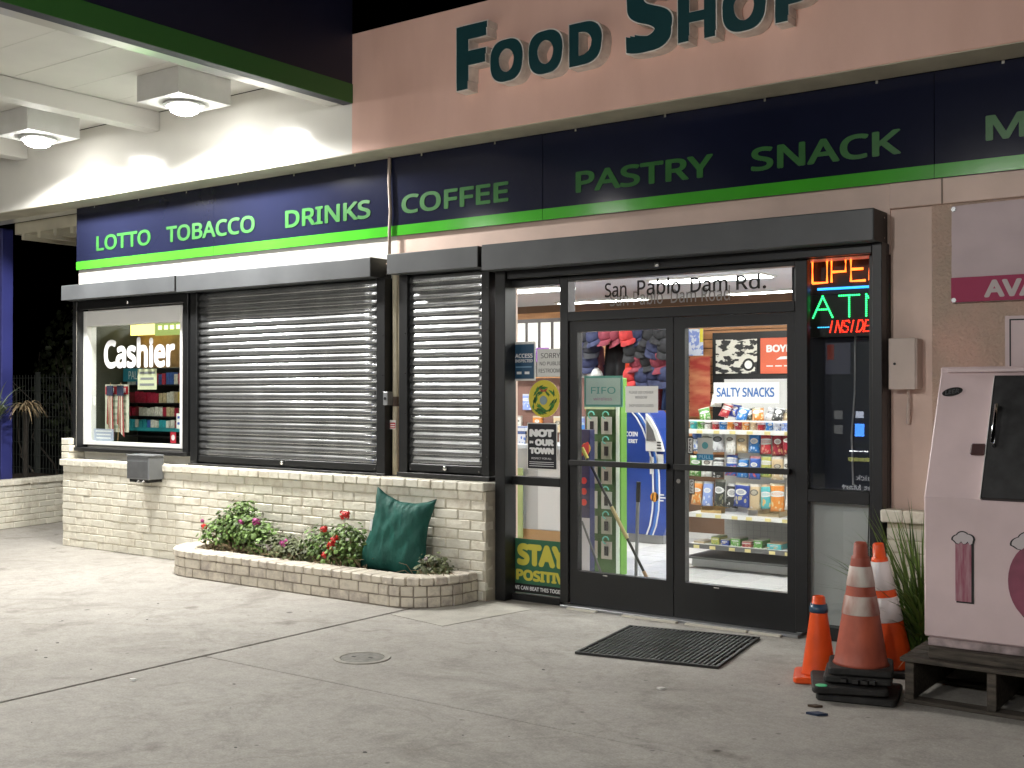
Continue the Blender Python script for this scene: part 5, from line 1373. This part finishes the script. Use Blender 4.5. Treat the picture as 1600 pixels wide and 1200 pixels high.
def blade(mb, b0, d, L, w_, droop, n=6):
    side = Vector((-d.y,d.x,0)); side = side.normalized() if side.length > .01 else Vector((1,0,0))
    pts = []; p = Vector(b0); dirv = Vector((d.x,d.y,1.6)).normalized()
    for k in range(n+1):
        f = k/n; ww = w_*(1-f**1.8)*(.55+.45*min(1,f*5))
        pts.append((p - side*ww, p + side*ww)); p = p + dirv*(L/n); dirv = (dirv + Vector((d.x*.25,d.y*.25,-droop))).normalized()
    vs = [q for pr in pts for q in pr]
    mb.add(vs, [(2*k,2*k+1,2*k+3,2*k+2) for k in range(n)])
for _ in range(230):
    a = random.uniform(0,6.28); r = random.random()*.13; d = Vector((math.cos(a),math.sin(a),0))*random.uniform(.15,.9)
    if d.y > .3: d.y *= .3
    L = random.uniform(.45,1.02); b0 = (-1.84+r*math.cos(a*1.7), -.42+r*.8*math.sin(a*1.7), .0)
    blade(bl, b0, d, L, random.uniform(.007,.0125), random.uniform(.04,.16))
for _ in range(40):
    a = random.uniform(0,6.28); d = Vector((math.cos(a),math.sin(a)-.3,0))*random.uniform(.7,1.3); blade(dryb, (-1.84+jit(.12),-.45+jit(.1),.0), d, random.uniform(.2,.45), .006, .3)
build('blades', bl, GR, gp, fix=False); build('dry_blades', dryb, mat('dry_grass', (.30,.24,.14), .8, island=.4), gp, fix=False)

# ------------------------------------------------------------------ far left: low wall, fence, foliage
lw2 = thing('brick_wall', 'low cream brick planter wall at the far left beside the alley', 'brick wall', (-12.6,.3,0))
w0, w1 = Vector((-12.33,-.9)), Vector((-12.95,2.1)); dvec = (w1-w0); WL = dvec.length; ang = math.atan2(dvec.y,dvec.x); nrm = Vector((dvec.y,-dvec.x)).normalized()
mo = M(); a_, b_2 = w0-nrm*.01, w1-nrm*.01
mo.prism_z([tuple(a_),tuple(b_2),tuple(b_2-nrm*.2),tuple(a_-nrm*.2)], 0, .50); build('mortar', mo, MORTAR_P, lw2)
for c in range(7):
    d = -(.12 if c % 2 else 0)
    while d < WL-.02:
        a = max(d,0); b2 = min(d+.246,WL); d += .246
        if b2-a < .04: continue
        p = w0+dvec*((a+b2)/2/WL)
        inst('brick', random.choice(bm_), lw2, (p.x+nrm.x*.002,p.y+nrm.y*.002,.0725*(c+.5)), (0,0,ang), ((b2-a-.009)/.237,1,.95), CREAM)
d = 0
while d < WL-.02:
    p = w0+dvec*((d+.066)/WL); inst('cap_brick', random.choice(cbm), lw2, (p.x+nrm.x*.02,p.y+nrm.y*.02,.535), (0,0,ang), (1,.8,.95), CREAM); d += .133
build('soil', M().prism_z([(-12.56,-.85),(-13.14,2.0),(-15,2.0),(-15,-.85)], .0, .46), SOIL, lw2)
yu = thing('spiky_plant', 'spiky pale green yucca in front of the blue column', 'plant', (-12.6,.10,.46))
ym = M(); yd = M()
for _ in range(60):
    a = random.uniform(0,6.28); d = Vector((math.cos(a),math.sin(a),0))*random.uniform(.3,1.6); blade(ym, (-12.60,.10,1.28+jit(.06)), d, random.uniform(.35,.62), .012, random.uniform(.05,.3))
for _ in range(46):
    a = random.uniform(0,6.28); d = Vector((math.cos(a),math.sin(a),0))*random.uniform(.8,1.6); blade(yd, (-12.86+jit(.05),.62+jit(.05),1.40+jit(.04)), d, random.uniform(.25,.46), .010, random.uniform(.45,.9))
build('blades', ym, mat('yucca_blade', (.16,.20,.11), .5, island=.4), yu, fix=False)
build('trunk', M().tube([(-12.60,.10,.46),(-12.60,.10,1.3)], .03, 8), mat('dark_trunk',(.02,.016,.012),.9), yu)
yu2 = thing('spiky_plant', 'dry brown drooping yucca head between column and wire fence', 'plant', (-12.86,.62,.46))
build('dry_blades', yd, mat('yucca_dry', (.28,.21,.12), .7, island=.4), yu2, fix=False); build('trunk', M().tube([(-12.86,.62,.46),(-12.86,.62,1.42)], .03, 8), mat('dark_trunk',(.02,.016,.012),.9), yu2)
fe = thing('wire_fence', 'dark welded wire mesh fence across the alley', 'fence', (-14,2.4,0))
WIRE = mat('fence_wire', (.10,.11,.10), .5, metal=.4)
for x in (-16.6,-15.55,-14.5,-13.45,-12.4,-11.2): build('post', M().box(x-.025,x+.025,2.41,2.46,0,1.9), WIRE, fe)
wires = M()
for k in range(70): wires.box(-16.6+.078*k,-16.595+.078*k+.002,2.398,2.404,.05,1.86)
for k in range(10): wires.box(-16.6,-11.2,2.392,2.397,.1+.19*k,.107+.19*k)
build('wire_mesh', wires, WIRE, fe)
bu = thing('dark_bush', 'tall dark leafy bush behind the wire fence', 'bush', (-15,3.8,0))
lf = M(); st = M()
for _ in range(5200):
    while True:
        u = Vector((jit(1),jit(1),jit(1)))
        if .3 < u.length < 1: break
    p = Vector((-15.2+u.x*2.6, 4.0+u.y*1.0, 1.75+u.z*1.75)); leaf(lf, p, random.uniform(.03,.075), (u+Vector((jit(1),jit(1)-.4,jit(1)))).normalized(), 5)
for _ in range(22):
    q = Vector((-15.2+jit(2.2),3.6+jit(.7),.02)); pth = [q]
    for _k in range(6): q = q+Vector((jit(.28),jit(.2)-.06,random.uniform(.25,.5))); pth.append(q)
    st.tube(pth, [.022,.018,.015,.012,.009,.006,.004], 6)
build('foliage', lf, mat('bush_leaf', (.045,.06,.025), .5, island=.5), bu, fix=False); build('branches', st, mat('bush_branch', (.12,.10,.08), .8), bu)

# ------------------------------------------------------------------ fuel pump behind the viewer (seen mirrored in the right sidelight)
pm = thing('fuel_pump', 'dark fuel pump with a lit blue screen, mirrored in the right sidelight', 'fuel pump', (-5.3,-8.4,0))
build('island_kerb', M().box(-6.6,-4.2,-9.2,-8.0,.001,.13), CONCRETE, pm, bevel=.01)
build('cabinet', M().box(-5.75,-4.85,-8.95,-8.25,.131,2.35), mat('pump_navy', (.02,.024,.05), .4), pm, bevel=.01)
build('side_panel', M().box(-5.62,-4.98,-8.2495,-8.235,.2,.95), mat('pump_dark', (.03,.035,.07), .35), pm)
build('price_card', M().box(-5.72,-5.38,-8.2495,-8.225,1.85,2.28), mat('pump_card', (.10,.10,.14), .4, emit=(.4,.4,.55), es=.35), pm)
build('red_card', M().box(-5.70,-5.60,-8.224,-8.22,2.05,2.26), mat('pump_red', (.3,.03,.02), .4, emit=(.6,.08,.03), es=.7), pm)
build('screen', M().box(-5.31,-5.19,-8.2495,-8.22,1.0,1.17), mat('pump_screen', (.05,.2,.6), .3, emit=(.06,.25,1), es=11.), pm)
build('small_screen', M().box(-5.30,-5.20,-8.2495,-8.22,1.25,1.34), mat('pump_screen2', (.5,.5,.6), .3, emit=(.6,.65,.8), es=4.), pm)
for k in range(2): build('reader', M().box(-5.60,-5.49,-8.2495,-8.22,1.03+.2*k,1.15+.2*k), mat('pump_grey', (.3,.3,.3), .4, emit=(.5,.5,.5), es=.8), pm)
for k in range(4):
    build('button', M().box(-5.39+.07*k,-5.345+.07*k,-8.2495,-8.215,.79,.805), mat('pump_white', (.8,.8,.8), .3, emit=(1,1,1), es=9.), pm)
    build('button', M().box(-5.40+.075*k,-5.34+.075*k,-8.2495,-8.215,.66,.71), mat('pump_yellow', (.5,.5,.2), .3, emit=(.5,.5,.15), es=2.4), pm)
PMT = mat('pump_text', (.7,.7,.7), .4, emit=(.8,.8,.85), es=1.6)
rv = lambda c: Vector((-10.6-c.x, c.y, c.z))
txt('Quick', -5.62,-5.30, .385,.475, -8.23, PMT, pm, bold=.012, ext=.0, place=rv); txt('Gas Mart', -5.62,-5.10, .25,.345, -8.23, PMT, pm, bold=.02, ext=.0, place=rv)

flush_texts()
